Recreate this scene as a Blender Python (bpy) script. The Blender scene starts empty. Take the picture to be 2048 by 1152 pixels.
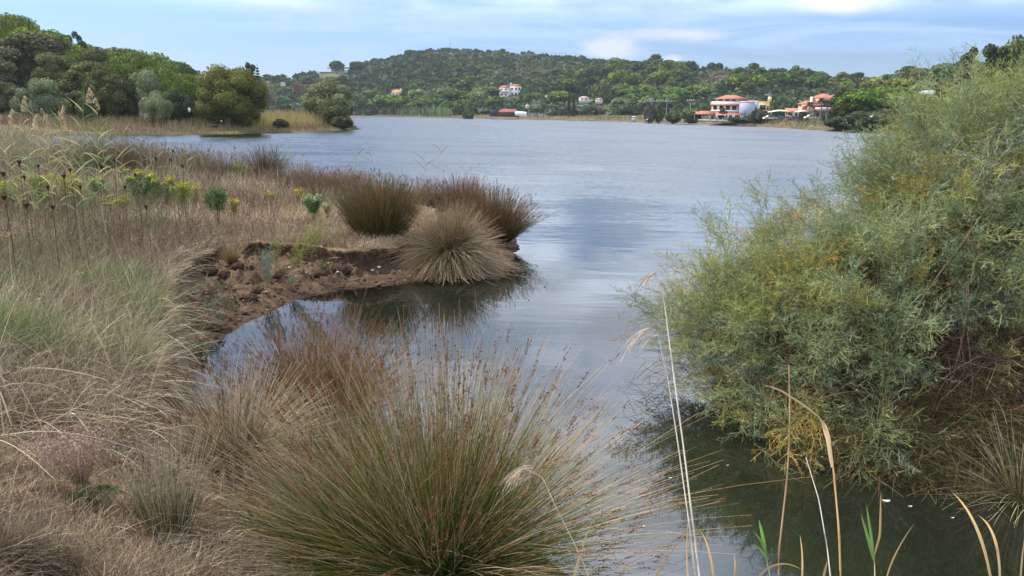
import bpy, math, random
import numpy as np
from math import radians as R
random.seed(7); rng = np.random.default_rng(7)
scn = bpy.context.scene
col = scn.collection

# ---------------------------------------------------------------- camera
EYE = 2.8; F = 1480.0; PITCH = R(13.29); ROLL = R(0.95)
cp, sp, cr, sr = math.cos(PITCH), math.sin(PITCH), math.cos(ROLL), math.sin(ROLL)
fwd = np.array([0, cp, -sp]); up0 = np.array([0, sp, cp]); rt0 = np.array([1.0, 0, 0])
rt = cr*rt0 + sr*up0; up = -sr*rt0 + cr*up0
cam_d = bpy.data.cameras.new('camera'); cam = bpy.data.objects.new('camera', cam_d); col.objects.link(cam)
from mathutils import Matrix
cam.matrix_world = Matrix(((rt[0], up[0], -fwd[0], 0), (rt[1], up[1], -fwd[1], 0), (rt[2], up[2], -fwd[2], EYE), (0, 0, 0, 1)))
cam_d.sensor_width = 36; cam_d.lens = F/2048*36; cam_d.clip_start = 0.05; cam_d.clip_end = 9000
scn.camera = cam

# ---------------------------------------------------------------- light
SUN_EL, SUN_AZ = 48.0, -62.0          # azimuth from the viewing direction, negative = left
w = bpy.data.worlds.new('World'); scn.world = w; w.use_nodes = True
nt = w.node_tree; nt.nodes.clear()
def N(t, **k):
    n = nt.nodes.new(t)
    for a, b in k.items(): setattr(n, a, b)
    return n
L = lambda a, b: nt.links.new(a, b)
sky = N('ShaderNodeTexSky', sky_type='NISHITA'); sky.sun_disc = False
sky.sun_elevation = R(SUN_EL); sky.sun_rotation = R(SUN_AZ); sky.air_density = 1.0; sky.dust_density = 0.3; sky.ozone_density = 2.0
tc = N('ShaderNodeTexCoord'); sep = N('ShaderNodeSeparateXYZ'); L(tc.outputs['Generated'], sep.inputs[0])
def M(op, a, b=None, c=None, clamp=False):
    n = N('ShaderNodeMath', operation=op); n.use_clamp = clamp
    for i, v in enumerate((a, b, c)):
        if v is None: continue
        if isinstance(v, (int, float)): n.inputs[i].default_value = v
        else: L(v, n.inputs[i])
    return n.outputs[0]
def MR(v, a, b, c=0.0, d=1.0):
    n = N('ShaderNodeMapRange'); n.interpolation_type = 'SMOOTHSTEP'; n.inputs[1].default_value = a; n.inputs[2].default_value = b
    n.inputs[3].default_value = c; n.inputs[4].default_value = d; L(v, n.inputs[0]); return n.outputs[0]
X, Y, Z = sep.outputs
zz = M('ADD', M('MAXIMUM', Z, 0.0), 0.10)
cx_, cy_ = M('DIVIDE', X, zz), M('DIVIDE', Y, zz)
def noise_at(sx, sy, scale, detail, rough, off=0.0, dist=0.0):
    cb = N('ShaderNodeCombineXYZ'); L(M('MULTIPLY', cx_, sx), cb.inputs[0]); L(M('MULTIPLY', cy_, sy), cb.inputs[1]); cb.inputs[2].default_value = off
    n = N('ShaderNodeTexNoise'); n.inputs['Scale'].default_value = scale; n.inputs['Detail'].default_value = detail
    n.inputs['Roughness'].default_value = rough; n.inputs['Distortion'].default_value = dist; L(cb.outputs[0], n.inputs[0]); return n.outputs[0]
wisp = noise_at(0.55, 1.0, 0.9, 9, 0.62, 3.1, 0.6)
puff = noise_at(1.0, 1.0, 1.15, 10, 0.56, 8.3, 0.25)
puff2 = noise_at(1.0, 1.0, 1.3, 6, 0.5, 15.7, 0.2)
lowf = MR(Z, 0.03, 0.12)                       # thin high cloud starts a little above the skyline
a_w = M('MULTIPLY', M('MULTIPLY', MR(wisp, 0.41, 0.66), 0.9), lowf)
a_w = M('MAXIMUM', a_w, MR(Z, 0.10, 0.16, 0.0, 0.75))
hi = M('MULTIPLY', MR(Z, 0.10, 0.20), 1.0)
a_p = M('MULTIPLY', MR(puff, 0.33, 0.56), hi)
# bright cumulus heads low above the hill to the right of the summit
az = M('ARCTAN2', X, Y)
cb2 = N('ShaderNodeCombineXYZ'); L(M('MULTIPLY', az, 9.0), cb2.inputs[0]); L(M('MULTIPLY', Z, 26.0), cb2.inputs[1])
n2 = N('ShaderNodeTexNoise'); n2.inputs['Scale'].default_value = 1.6; n2.inputs['Detail'].default_value = 8; n2.inputs['Roughness'].default_value = 0.6; L(cb2.outputs[0], n2.inputs[0])
def bump1(v, c, wd):
    t = M('DIVIDE', M('SUBTRACT', v, c), wd); return M('POWER', 2.718, M('MULTIPLY', M('MULTIPLY', t, t), -1.0))
cum = None
for (a0, z0, wa, wz, s) in ((0.130, 0.083, 0.05, 0.016, 1.0), (0.19, 0.098, 0.10, 0.010, .8), (0.20, 0.070, 0.016, 0.007, .9), (0.40, 0.135, 0.07, 0.02, .9), (0.56, 0.14, 0.08, 0.02, .8), (0.10, 0.148, 0.16, 0.014, .7), (-0.26, 0.12, 0.14, 0.03, .5)):
    v = M('MULTIPLY', M('MULTIPLY', bump1(az, a0, wa), bump1(Z, z0, wz)), s)
    cum = v if cum is None else M('MAXIMUM', cum, v)
a_c = MR(M('MULTIPLY', cum, M('ADD', M('MULTIPLY', n2.outputs[0], 1.7), -0.05)), 0.20, 0.72)
CLOUD = 15.0
shade = MR(puff2, 0.32, 0.68, 0.50, 1.0)       # thicker cloud is greyer underneath
def vmix(f, A, B):
    n = N('ShaderNodeMix', data_type='RGBA'); L(f, n.inputs[0])
    for s, i in ((A, 6), (B, 7)):
        if isinstance(s, tuple): n.inputs[i].default_value = s
        else: L(s, n.inputs[i])
    return n.outputs[2]
cn = N('ShaderNodeVectorMath', operation='SCALE'); cn.inputs[0].default_value = (CLOUD*0.86, CLOUD*0.96, CLOUD*1.14); L(shade, cn.inputs[3])
tn = N('ShaderNodeVectorMath', operation='MULTIPLY'); L(sky.outputs[0], tn.inputs[0]); tn.inputs[1].default_value = (0.46, 0.56, 0.79)
tn2 = N('ShaderNodeVectorMath', operation='SCALE'); L(tn.outputs[0], tn2.inputs[0]); L(MR(Z, 0.02, 0.22, 0.86, 1.45), tn2.inputs[3]); tn = tn2
s1 = vmix(M('MULTIPLY', a_w, 0.75), tn.outputs[0], (3.7, 4.9, 6.6, 1))
s2 = vmix(M('MULTIPLY', a_c, 0.8), s1, (5.0, 5.1, 5.5, 1))
s3 = vmix(M('MULTIPLY', a_p, 0.9), s2, cn.outputs[0])
bg = N('ShaderNodeBackground'); bg.inputs[1].default_value = 0.12; L(s3, bg.inputs[0])
ow = N('ShaderNodeOutputWorld'); L(bg.outputs[0], ow.inputs[0])
sd = bpy.data.lights.new('sun', 'SUN'); sd.energy = 4.8; sd.angle = R(0.5); sd.color = (1.0, 0.93, 0.82)
so = bpy.data.objects.new('sun', sd); col.objects.link(so)
el, azr = R(SUN_EL), R(SUN_AZ)
sv = np.array([math.sin(azr)*math.cos(el), math.cos(azr)*math.cos(el), math.sin(el)])
from mathutils import Vector
so.rotation_euler = Vector(sv).to_track_quat('Z', 'Y').to_euler(); so.location = (-20, 0, 30)
vs = scn.view_settings; vs.view_transform = 'Standard'; vs.look = 'None'; vs.exposure = 0.52; vs.gamma = 1.0
scn.cycles.max_bounces = 5; scn.cycles.diffuse_bounces = 2; scn.cycles.glossy_bounces = 2; scn.cycles.transparent_max_bounces = 6; scn.cycles.transmission_bounces = 3
scn.cycles.caustics_reflective = False; scn.cycles.caustics_refractive = False

# ---------------------------------------------------------------- pixel <-> place (a 2048 x 1152 picture)
def ray(px, py):
    px, py = np.asarray(px, float), np.asarray(py, float)
    d = fwd + ((px-1024)/F)[..., None]*rt - ((py-576)/F)[..., None]*up
    return d
def atz(px, py, z=0.0):
    d = ray(px, py); dz = np.minimum(d[..., 2], -1e-4); t = (z-EYE)/dz
    return np.stack([d[..., 0]*t, d[..., 1]*t], -1)
def aty(px, py, y):
    d = ray(px, py); t = y/d[..., 1]
    return np.stack([d[..., 0]*t, d[..., 1]*t, EYE+d[..., 2]*t], -1)

# ---------------------------------------------------------------- noise
def _h(ix, iy, s):
    n = (ix.astype(np.int64)*374761393 + iy.astype(np.int64)*668265263 + s*974634777) & 0x7fffffff
    n = ((n ^ (n >> 13))*1274126177) & 0x7fffffff
    return ((n ^ (n >> 16)) & 0xffff)/65535.0
def vnoise(x, y, s=0):
    ix, iy = np.floor(x), np.floor(y); fx, fy = x-ix, y-iy
    fx = fx*fx*(3-2*fx); fy = fy*fy*(3-2*fy)
    a, b, c, d = _h(ix, iy, s), _h(ix+1, iy, s), _h(ix, iy+1, s), _h(ix+1, iy+1, s)
    return (a*(1-fx)+b*fx)*(1-fy)+(c*(1-fx)+d*fx)*fy
def fbm(x, y, o=4, s=0, g=.5):
    r = 0; a = 1; t = 0
    for i in range(o):
        r = r+a*vnoise(x*2**i, y*2**i, s+i*17); t += a; a *= g
    return r/t
def sm(x, a, b):
    t = np.clip((x-a)/(b-a), 0, 1); return t*t*(3-2*t)

# ---------------------------------------------------------------- land outlines
def sdist(x, y, poly):
    best = np.full(x.shape, 1e18); ins = np.zeros(x.shape, bool)
    n = len(poly)
    for i in range(n):
        ax, ay = poly[i]; bx, by = poly[(i+1) % n]
        dx, dy = bx-ax, by-ay; l = dx*dx+dy*dy+1e-12
        t = np.clip(((x-ax)*dx+(y-ay)*dy)/l, 0, 1)
        best = np.minimum(best, (x-ax-t*dx)**2+(y-ay-t*dy)**2)
        c = (ay > y) != (by > y)
        ins ^= c & (x < (bx-ax)*(y-ay)/(by-ay+1e-12)+ax)
    d = np.sqrt(best); return np.where(ins, d, -d)
def wp(pts, z): return [tuple(atz(np.array(p[0]), np.array(p[1]), z)) for p in pts]
A = wp([(2300, 1300), (2048, 1262), (1500, 1235), (1230, 1200), (1090, 1120), (900, 1015), (640, 905), (450, 835), (372, 790), (385, 740), (430, 690), (480, 650), (560, 612), (680, 580), (860, 560), (1000, 556), (1040, 500), (1035, 450), (975, 412), (850, 392), (600, 356), (300, 322), (0, 304), (-500, 290)], 0) + [(-70, 46), (-70, -6), (9, -6), (9, 2.4)]
B = wp([(2048, 1800), (1500, 1560), (1100, 1400), (800, 1250), (560, 1190), (440, 1060), (350, 950), (300, 860), (290, 780), (322, 700)], 0.6) + wp([(345, 640), (338, 590), (350, 552)], .5) + wp([(378, 522), (440, 494), (520, 484), (640, 497), (720, 505), (800, 496), (838, 476), (880, 450)], 0.43) + wp([(870, 412), (600, 366), (300, 330), (0, 312), (-500, 297)], 0.5) + [(-70, 44), (-70, -6), (2.2, -6)]
RB = wp([(2500, 1070), (2048, 1000), (1850, 965), (1700, 935), (1570, 900), (1480, 860), (1500, 800), (1600, 720), (1800, 600), (2048, 520), (2500, 430)], 0) + [(60, 30), (60, 4), (8, 4.6)]
PN = wp([(-500, 288), (0, 279), (60, 274), (250, 270), (400, 269), (560, 267), (680, 262), (716, 258.5), (712, 253), (690, 248), (640, 244), (560, 239)], 0) + [(-60, 330), (-330, 330), (-330, 50)]
# far shore and ridge, by column
HY = lambda px: 226.5+(px-1024)*0.01658
shore_px = [(-900, 226), (100, 224), (720, 231), (900, 236), (1100, 240), (1300, 245), (1500, 252), (1620, 260), (1700, 263), (1770, 266), (1900, 271), (2048, 277), (2600, 295)]
su = []; sy = []
for p, q in shore_px:
    xy = atz(np.array(float(p)), np.array(float(max(q, HY(p)+9.5))), 0.0); su.append(xy[0]/xy[1]); sy.append(xy[1])
ridge = [(-900, 170, 470, 340), (0, 175, 470, 340), (380, 176, 480, 340), (450, 170, 560, 400), (520, 163, 600, 430), (580, 158, 620, 430), (640, 146, 650, 430), (700, 138, 690, 430), (760, 124, 700, 430), (830, 109, 710, 420), (900, 103, 720, 410), (960, 108, 720, 400), (1050, 114, 700, 390), (1150, 121, 680, 380), (1250, 128, 640, 370), (1300, 138, 600, 350), (1350, 146, 540, 340), (1440, 146, 520, 320), (1500, 154, 510, 300), (1580, 163, 500, 300), (1640, 170, 490, 300), (1690, 178, 470, 290), (1730, 184, 430, 250), (1780, 180, 400, 230), (1830, 170, 370, 220), (1900, 158, 350, 210), (1960, 140, 330, 200), (2048, 130, 320, 190), (2600, 80, 300, 180)]
ru = []; rz = []; ry = []; rb = []
for p, q, yr, yb in ridge:
    P = aty(np.array(float(p)), np.array(float(q)), yr); ru.append(P[0]/yr); rz.append(P[2]); ry.append(yr); rb.append(yb)
def far_h(x, y):
    u = x/y; s = np.interp(u, su, sy); zr = np.interp(u, ru, rz); yr = np.interp(u, ru, ry); yb = np.interp(u, ru, rb)
    yb = np.maximum(yb, s+20)
    d = y-s
    flat = 0.5*sm(d, 0, 2)+1.2*sm(d, 2, 30)
    t = np.clip((y-yb)/(yr-yb), 0, 1)
    prof = 0.55*t+0.45*t*t*(3-2*t)
    z = flat+(zr-1.7)*prof+(fbm(x/38., y/38., 4, 5)-.5)*9*sm(t, .05, .35)*(1-sm(t, .85, 1)*.85)
    back = np.clip((y-yr)/700., 0, 1); z = np.where(y > yr, z-back*zr*0.9, z)
    return np.where(d > 0, z, -0.08*np.minimum(-d, 12))
PIT = tuple(atz(np.array(75.), np.array(1140.), .95))
LIP = None
def ground_h(x, y):
    x = np.asarray(x, float); y = np.asarray(y, float); h = np.full(x.shape, -1.2)
    n = (y < 60)
    if n.any():
        X_, Y_ = x[n], y[n]; dA = sdist(X_, Y_, A); dB = sdist(X_, Y_, B); dR = sdist(X_, Y_, RB)
        n1 = fbm(X_*1.6, Y_*1.6, 4, 1)-.5; n2 = fbm(X_*6, Y_*6, 3, 2)-.5
        dA2 = dA+n1*.22; dB2 = dB+n1*.25+n2*.10
        clod = np.maximum(0, fbm(X_*4.2, Y_*4.2, 5, 9, .62)-.50)*0.62
        mud = 0.13*np.clip(dA2/0.9, 0, 1)+0.08*np.clip(dA2/1.6, 0, 1)+clod*sm(dA2, .1, .55)+n2*.03
        top = 0.60-.15*sm(Y_, 8.5, 10.5)*(1-.6*sm(dB2, .3, 2.))+n1*.13+n2*.05+0.50*sm(-Y_, -9.5, -3.2)*sm(dB2, .1, 1.5)
        top = top*(1-.65*sm(X_, 0.2, 1.2)*sm(-Y_, -5, -2.5)) 
        soft = sm(-Y_, -5.6, -4.4); t = sm(dB2, -0.03-.75*soft, 0.15+.35*soft); hl = mud*(1-t)+top*t
        hl = hl-.34*(1-sm(np.hypot(X_-PIT[0], (Y_-PIT[1])*1.2)+n1*.15, .14, .26))
        hl = np.where(dA2 > 0, hl, -0.42*(1-np.exp(dA2*1.2))-0.5*sm(-dA2, .8, 4))
        hr = 0.35*sm(dR+n1*.3, 0, .7)+.25*sm(dR, .7, 3)+n2*.08
        hr = np.where(dR+n1*.3 > 0, hr, -9)
        h[n] = np.maximum(hl, hr)
        if LIP is not None: LIP[n] = sm(t, .5, .78)*(1-sm(dB2, .12, .55))*(1-soft)*(dA2 > 0)
    m = (y >= 48) & (y < 360)
    if m.any():
        X_, Y_ = x[m], y[m]; d = sdist(X_, Y_, PN)+(fbm(X_/3., Y_/3., 3, 4)-.5)*2.2
        hp = 0.30*sm(d, 0, 1.2)+0.5*sm(d, 1.5, 12)+4.5*sm(d, 35, 95)*sm(-X_, 5, 45)+(fbm(X_/7., Y_/7., 3, 6)-.5)*.5*sm(d, 1, 6)
        hp = np.where(d > 0, hp, -.15*np.minimum(-d, 8)); h[m] = np.maximum(h[m], hp)
    f = y >= 60
    if f.any(): h[f] = np.maximum(h[f], far_h(x[f], y[f]))
    return h
def gp(px, py, zmin=0.0):
    """where the line of sight of a pixel meets the near ground"""
    px = np.asarray(px, float); py = np.asarray(py, float); z = np.full(px.shape, .5)
    for i in range(9):
        xy = atz(px, py, z); z = .5*z+.5*np.maximum(ground_h(xy[..., 0], xy[..., 1]), zmin)
    xy = atz(px, py, z); z = np.maximum(ground_h(xy[..., 0], xy[..., 1]), zmin)
    return np.concatenate([xy, z[..., None]], -1)
def hit_far(px, py, y0=150., y1=1000.):
    """where a line of sight meets the far land; falls back to the ridge"""
    ys = np.linspace(y0, y1, 320); P = aty(np.full(320, float(px)), np.full(320, float(py)), ys)
    g = ground_h(P[:, 0], P[:, 1]); k = np.nonzero(g >= P[:, 2])[0]
    i = k[0] if len(k) else int(np.argmax(g-P[:, 2])); return np.array([P[i, 0], P[i, 1], max(g[i], 0.)])

# ---------------------------------------------------------------- mesh building
def lin(r, g, b, k=1.0):
    f = lambda v: (v/255/12.92 if v/255 <= .04045 else ((v/255+.055)/1.055)**2.4)*k
    return np.array([f(r), f(g), f(b)])
class MB:
    def __init__(s): s.v = []; s.f = []; s.c = []; s.n = 0
    def add(s, V, Fc, C):
        V = np.asarray(V, np.float32).reshape(-1, 3); Fc = np.asarray(Fc, np.int64).reshape(-1, 4)
        C = np.asarray(C, np.float32)
        if C.ndim == 1: C = np.broadcast_to(C, (len(V), 3))
        s.v.append(V); s.f.append(Fc+s.n); s.c.append(C.reshape(-1, 3)); s.n += len(V); return s
    def arrays(s): return np.concatenate(s.v), np.concatenate(s.f), np.concatenate(s.c)
    def build(s, name, mat, parent=None, smooth=False, loc=None):
        V, Fc, C = s.arrays(); me = mesh_of(name, V, Fc, C, mat, smooth)
        o = bpy.data.objects.new(name, me); col.objects.link(o)
        if parent is not None: o.parent = parent
        if loc is not None: o.location = loc
        return o
def mesh_of(name, V, Fc, C, mat, smooth=False):
    me = bpy.data.meshes.new(name); me.vertices.add(len(V)); me.vertices.foreach_set('co', np.ascontiguousarray(V, np.float32).ravel())
    nf = len(Fc); me.loops.add(nf*4); me.polygons.add(nf)
    me.polygons.foreach_set('loop_start', np.arange(nf, dtype=np.int32)*4)
    try: me.polygons.foreach_set('loop_total', np.full(nf, 4, np.int32))
    except Exception: pass
    me.loops.foreach_set('vertex_index', Fc.astype(np.int32).ravel())
    if smooth: me.polygons.foreach_set('use_smooth', np.ones(nf, bool))
    a = me.color_attributes.new('tint', 'FLOAT_COLOR', 'POINT')
    a.data.foreach_set('color', np.concatenate([np.clip(C, 0, 1), np.ones((len(C), 1))], 1).astype(np.float32).ravel())
    me.materials.append(mat); me.update(calc_edges=True); return me
def grid_faces(r, c):
    i = np.arange(r-1)[:, None]*c+np.arange(c-1)[None]; return np.stack([i, i+1, i+c+1, i+c], -1).reshape(-1, 4)
def norm(v): return v/(np.linalg.norm(v, axis=-1, keepdims=True)+1e-9)
def ribbons(mb, P, W, C, rs=rng):
    """P (n,s,3) centre lines, W (n,s) widths, C (n,s,3)"""
    n, s = P.shape[:2]; T = norm(np.gradient(P, axis=1)); r = norm(rs.normal(size=(n, 1, 3)))
    S = norm(np.cross(T, r))*W[..., None]*.5
    V = np.stack([P-S, P+S], 2)
    i = (np.arange(n)[:, None]*s+np.arange(s-1)[None])*2; Fc = np.stack([i, i+1, i+3, i+2], -1)
    mb.add(V, Fc, np.repeat(np.broadcast_to(C, P.shape)[:, :, None], 2, 2))
def tubes(mb, P, W, C, k=4):
    n, s = P.shape[:2]; T = norm(np.gradient(P, axis=1)); ref = np.where(np.abs(T[..., 2:]) > .9, [[[1., 0, 0]]], [[[0, 0, 1.]]])
    U = norm(np.cross(T, ref)); Vv = np.cross(T, U); a = np.arange(k)/k*2*np.pi
    Rg = P[:, :, None]+(U[:, :, None]*np.cos(a)[:, None]+Vv[:, :, None]*np.sin(a)[:, None])*W[..., None, None]*.5
    i = (np.arange(n)[:, None, None]*s+np.arange(s-1)[None, :, None])*k; j = np.arange(k); j2 = (j+1) % k
    Fc = np.stack([i+j, i+j2, i+k+j2, i+k+j], -1)
    mb.add(Rg, Fc, np.repeat(np.broadcast_to(C, P.shape)[:, :, None], k, 2))
def curve(base, d, Ln, bend, s=5):
    t = np.linspace(0, 1, s)[None, :, None]; return base[:, None]+d[:, None]*Ln[:, None, None]*t+bend[:, None]*t*t
def box(mb, x0, x1, y0, y1, z0, z1, c):
    V = [(x, y, z) for z in (z0, z1) for y in (y0, y1) for x in (x0, x1)]
    mb.add(V, [(0, 2, 3, 1), (4, 5, 7, 6), (0, 1, 5, 4), (2, 6, 7, 3), (0, 4, 6, 2), (1, 3, 7, 5)], c)
def mix(a, b, t): return a+(b-a)*t

# ---------------------------------------------------------------- materials
def mat(name, rough=.8, spec=.2, trans=0.0, nscale=0.0, namp=0.0, bump=0.0, objtint=True, metallic=0.0):
    m = bpy.data.materials.new(name); m.use_nodes = True; t = m.node_tree; t.nodes.clear()
    n = t.nodes.new; l = t.links.new
    at = n('ShaderNodeAttribute'); at.attribute_name = 'tint'; c = at.outputs[0]
    if objtint:
        oi = n('ShaderNodeObjectInfo'); mu = n('ShaderNodeVectorMath'); mu.operation = 'MULTIPLY'; l(c, mu.inputs[0]); l(oi.outputs['Color'], mu.inputs[1]); c = mu.outputs[0]
    if namp:
        tx = n('ShaderNodeTexCoord'); no = n('ShaderNodeTexNoise'); no.inputs['Scale'].default_value = nscale; no.inputs['Detail'].default_value = 6; l(tx.outputs['Object'], no.inputs[0])
        mr = n('ShaderNodeMapRange'); mr.inputs[1].default_value = .3; mr.inputs[2].default_value = .7; mr.inputs[3].default_value = 1-namp; mr.inputs[4].default_value = 1+namp; l(no.outputs[0], mr.inputs[0])
        mu = n('ShaderNodeVectorMath'); mu.operation = 'SCALE'; l(c, mu.inputs[0]); l(mr.outputs[0], mu.inputs[3]); c = mu.outputs[0]
    p = n('ShaderNodeBsdfPrincipled'); p.inputs['Roughness'].default_value = rough; p.inputs['Specular IOR Level'].default_value = spec; p.inputs['Metallic'].default_value = metallic; l(c, p.inputs['Base Color'])
    if bump:
        b = n('ShaderNodeBump'); b.inputs['Strength'].default_value = 1; b.inputs['Distance'].default_value = bump; l(no.outputs[0], b.inputs['Height']); l(b.outputs[0], p.inputs['Normal'])
    out = p.outputs[0]
    if trans:
        tr = n('ShaderNodeBsdfTranslucent'); l(c, tr.inputs[0]); mx = n('ShaderNodeMixShader'); mx.inputs[0].default_value = trans; l(out, mx.inputs[1]); l(tr.outputs[0], mx.inputs[2]); out = mx.outputs[0]
    o = n('ShaderNodeOutputMaterial'); l(out, o.inputs[0]); return m
M_leaf = mat('foliage', .75, .15, .18)
M_needle = mat('pine foliage', .8, .12, .12)
M_grass = mat('dry grass', .75, .2, .05)
M_bark = mat('bark', .9, .1, 0, 12, .3)
M_soil = mat('soil', .95, .15, 0, 9, .38, .03, objtint=False)
M_hill = mat('hillside earth', .95, .1, 0, .12, .3, 0, objtint=False)
M_wall = mat('plaster', .85, .2, 0, .8, .07)
M_tile = mat('roof tiles', .8, .2, 0, 2.5, .22)
M_glass = mat('window glass', .15, .6)
M_metal = mat('painted metal', .5, .4)
M_cloth = mat('canvas', .85, .1, .2)
M_stone = mat('stone', .85, .2, 0, 14, .2)
M_bird = mat('feathers', .8, .1)

# ---------------------------------------------------------------- tagging
def tag(o, label=None, cat=None, group=None, kind=None):
    if label: o['label'] = label
    if cat: o['category'] = cat
    if group: o['group'] = group
    if kind: o['kind'] = kind
    return o
def empty(name, loc, label, cat, group=None, rz=0.0):
    o = bpy.data.objects.new(name, None); col.objects.link(o); o.location = tuple(float(v) for v in loc); o.rotation_euler.z = rz; o.empty_display_size = .1
    return tag(o, label, cat, group)
# ================================================================ ground, hills, water
def rows_(segs):
    r = []
    for a, b, n in segs: r += list(np.geomspace(a, b, n, endpoint=False))
    return np.array(r)
def sheet(name, ys, us, mat_, off, colf):
    Yg, Ug = np.meshgrid(ys, us, indexing='ij'); Xg = Ug*(Yg+off); global LIP
    LIP = np.zeros(Xg.shape); H = ground_h(Xg, Yg); lip = LIP; LIP = None; C = colf(Xg, Yg, H)
    k = (lip > .01).ravel()
    if k.any():                                  # the turf edge leans out over the undercut bank
        gx, gy = Xg.ravel()[k], Yg.ravel()[k]; ex = .12; G = np.stack([sdist(gx+ex, gy, B)-sdist(gx-ex, gy, B), sdist(gx, gy+ex, B)-sdist(gx, gy-ex, B)], -1); G = G/(np.linalg.norm(G, axis=1, keepdims=True)+1e-9)
        a = (.17+.12*(fbm(gx*3, gy*3, 2, 71)-.5))*lip.ravel()[k]; Xr, Yr = Xg.ravel().copy(), Yg.ravel().copy(); Xr[k] -= G[:, 0]*a; Yr[k] -= G[:, 1]*a; Xg, Yg = Xr.reshape(Xg.shape), Yr.reshape(Yg.shape)
    mb = MB(); mb.add(np.stack([Xg, Yg, H], -1), grid_faces(len(ys), len(us)), C.reshape(-1, 3))
    o = mb.build(name, mat_, smooth=True); o['kind'] = 'structure'; return o
def near_col(x, y, h):
    dB = sdist(x.ravel(), y.ravel(), B).reshape(x.shape); dR = sdist(x.ravel(), y.ravel(), RB).reshape(x.shape)
    n = fbm(x*1.3, y*1.3, 4, 31)[..., None]; n2 = fbm(x*9, y*9, 3, 33)[..., None]
    soil = mix(lin(56, 45, 35), lin(104, 82, 62), n2)*mix(.7, 1.15, n)
    litter = mix(lin(88, 70, 52), lin(138, 114, 86), sm(n2, .3, .7))
    litter = mix(litter, lin(110, 88, 62), sm(n, .5, .7)*.5)
    t = sm(dB+ (n[..., 0]-.5)*.3, .02, .30)[..., None]
    # bare reddish earth of the broken corner at the lower left
    c = mix(soil, litter, t)
    pit = (1-sm(np.hypot(x-PIT[0], (y-PIT[1])*1.2), .2, .34))[..., None]; c = mix(c, lin(120, 84, 58)*mix(.7, 1.2, n2), pit)
    c = np.where((dR > -.3)[..., None], mix(lin(44, 38, 28), lin(72, 60, 42), n2), c)
    wet = sm(-h, -.10, .02)[..., None]; return c*mix(1, .5, wet)
urow = np.concatenate([np.linspace(-3.5, -1.0, 40, endpoint=False), np.linspace(-1.0, .1, 430, endpoint=False), np.linspace(.1, 1.2, 150), np.linspace(1.25, 3.5, 30)])
sheet('ground', np.concatenate([rows_([(.35, 3, 50), (3, 18, 330), (18, 60, 90)]), [60.]]), urow, M_soil, 1.5, near_col)
def far_col(x, y, h):
    u = x/y; n = fbm(x/14, y/14, 4, 41)[..., None]; n2 = fbm(x/3, y/3, 3, 42)[..., None]
    earth = mix(lin(84, 76, 56), lin(128, 112, 88), n2); green = mix(lin(48, 58, 36), lin(76, 84, 50), n2)
    c = mix(green, earth, sm(n, .42, .62)*.6)
    # pale bare slope left of the summit
    pale = np.exp(-((u+.165)/.035)**2)*sm(y, 560, 620)
    pale = np.maximum(pale, np.exp(-((u-.255)/.035)**2)*sm(y, 380, 430)*.8)
    c = mix(c, lin(146, 128, 106), (pale*sm(n[..., 0], .35, .6))[..., None])
    low = sm(-h, -1.6, -.4)[..., None]; return mix(c, mix(lin(74, 66, 46), lin(112, 96, 66), n2), low)*mix(1, .6, sm(-h, -.25, 0.)[..., None])
uf = np.concatenate([np.linspace(-3.5, -1.1, 40, endpoint=False), np.linspace(-1.1, 1.1, 420), np.linspace(1.15, 3.5, 40)])
sheet('hills', np.concatenate([[60.], rows_([(60.2, 160, 150), (160, 420, 110), (420, 760, 90), (760, 2600, 25)])]), uf, M_hill, 0, far_col)

# water: one level sheet; the murk below thickens with the depth of the bed under it
ys = rows_([(.3, 3, 20), (3, 18, 150), (18, 60, 40), (60, 600, 40), (600, 3500, 12)]); uw = np.concatenate([np.linspace(-3.5, -1, 20, endpoint=False), np.linspace(-1, 1, 200), np.linspace(1.05, 3.5, 20)])
Yg, Ug = np.meshgrid(ys, uw, indexing='ij'); Xg = Ug*(Yg+1.5); D = np.clip(-ground_h(Xg, Yg), 0, 1)
mb = MB(); mb.add(np.stack([Xg, Yg, 0*Xg], -1), grid_faces(len(ys), len(uw)), np.repeat(D[..., None], 3, -1).reshape(-1, 3))
mw = bpy.data.materials.new('lake water'); mw.use_nodes = True; t = mw.node_tree; t.nodes.clear(); n = t.nodes.new; l = t.links.new
def node(ty, **k):
    q = n(ty)
    for a, b in k.items(): setattr(q, a, b)
    return q
def mm(op, a, b=None):
    q = node('ShaderNodeMath', operation=op)
    for i, v in enumerate((a, b)):
        if v is None: continue
        if isinstance(v, (int, float)): q.inputs[i].default_value = v
        else: l(v, q.inputs[i])
    return q.outputs[0]
def mrr(v, a, b, c=0., d=1.):
    q = node('ShaderNodeMapRange', interpolation_type='SMOOTHSTEP')
    for i, z in enumerate((a, b, c, d)): q.inputs[i+1].default_value = z
    l(v, q.inputs[0]); return q.outputs[0]
geo = node('ShaderNodeNewGeometry'); sp_ = node('ShaderNodeSeparateXYZ'); l(geo.outputs['Position'], sp_.inputs[0])
def wn(sx, sy, sc, det, ro=.5, off=0.):
    cb = node('ShaderNodeCombineXYZ'); l(mm('MULTIPLY', sp_.outputs[0], sx), cb.inputs[0]); l(mm('MULTIPLY', sp_.outputs[1], sy), cb.inputs[1]); cb.inputs[2].default_value = off
    q = node('ShaderNodeTexNoise'); q.inputs['Scale'].default_value = sc; q.inputs['Detail'].default_value = det; q.inputs['Roughness'].default_value = ro; l(cb.outputs[0], q.inputs[0]); return q.outputs[0]
rip = wn(.55, 1., 5.5, 4, .6); swell = wn(.35, 1., 1.1, 3, .5, 4.); calm = wn(.25, 1, 2.2, 2, .5, 9.); gust = wn(.05, .16, 1., 4, .6, 2.)
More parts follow.
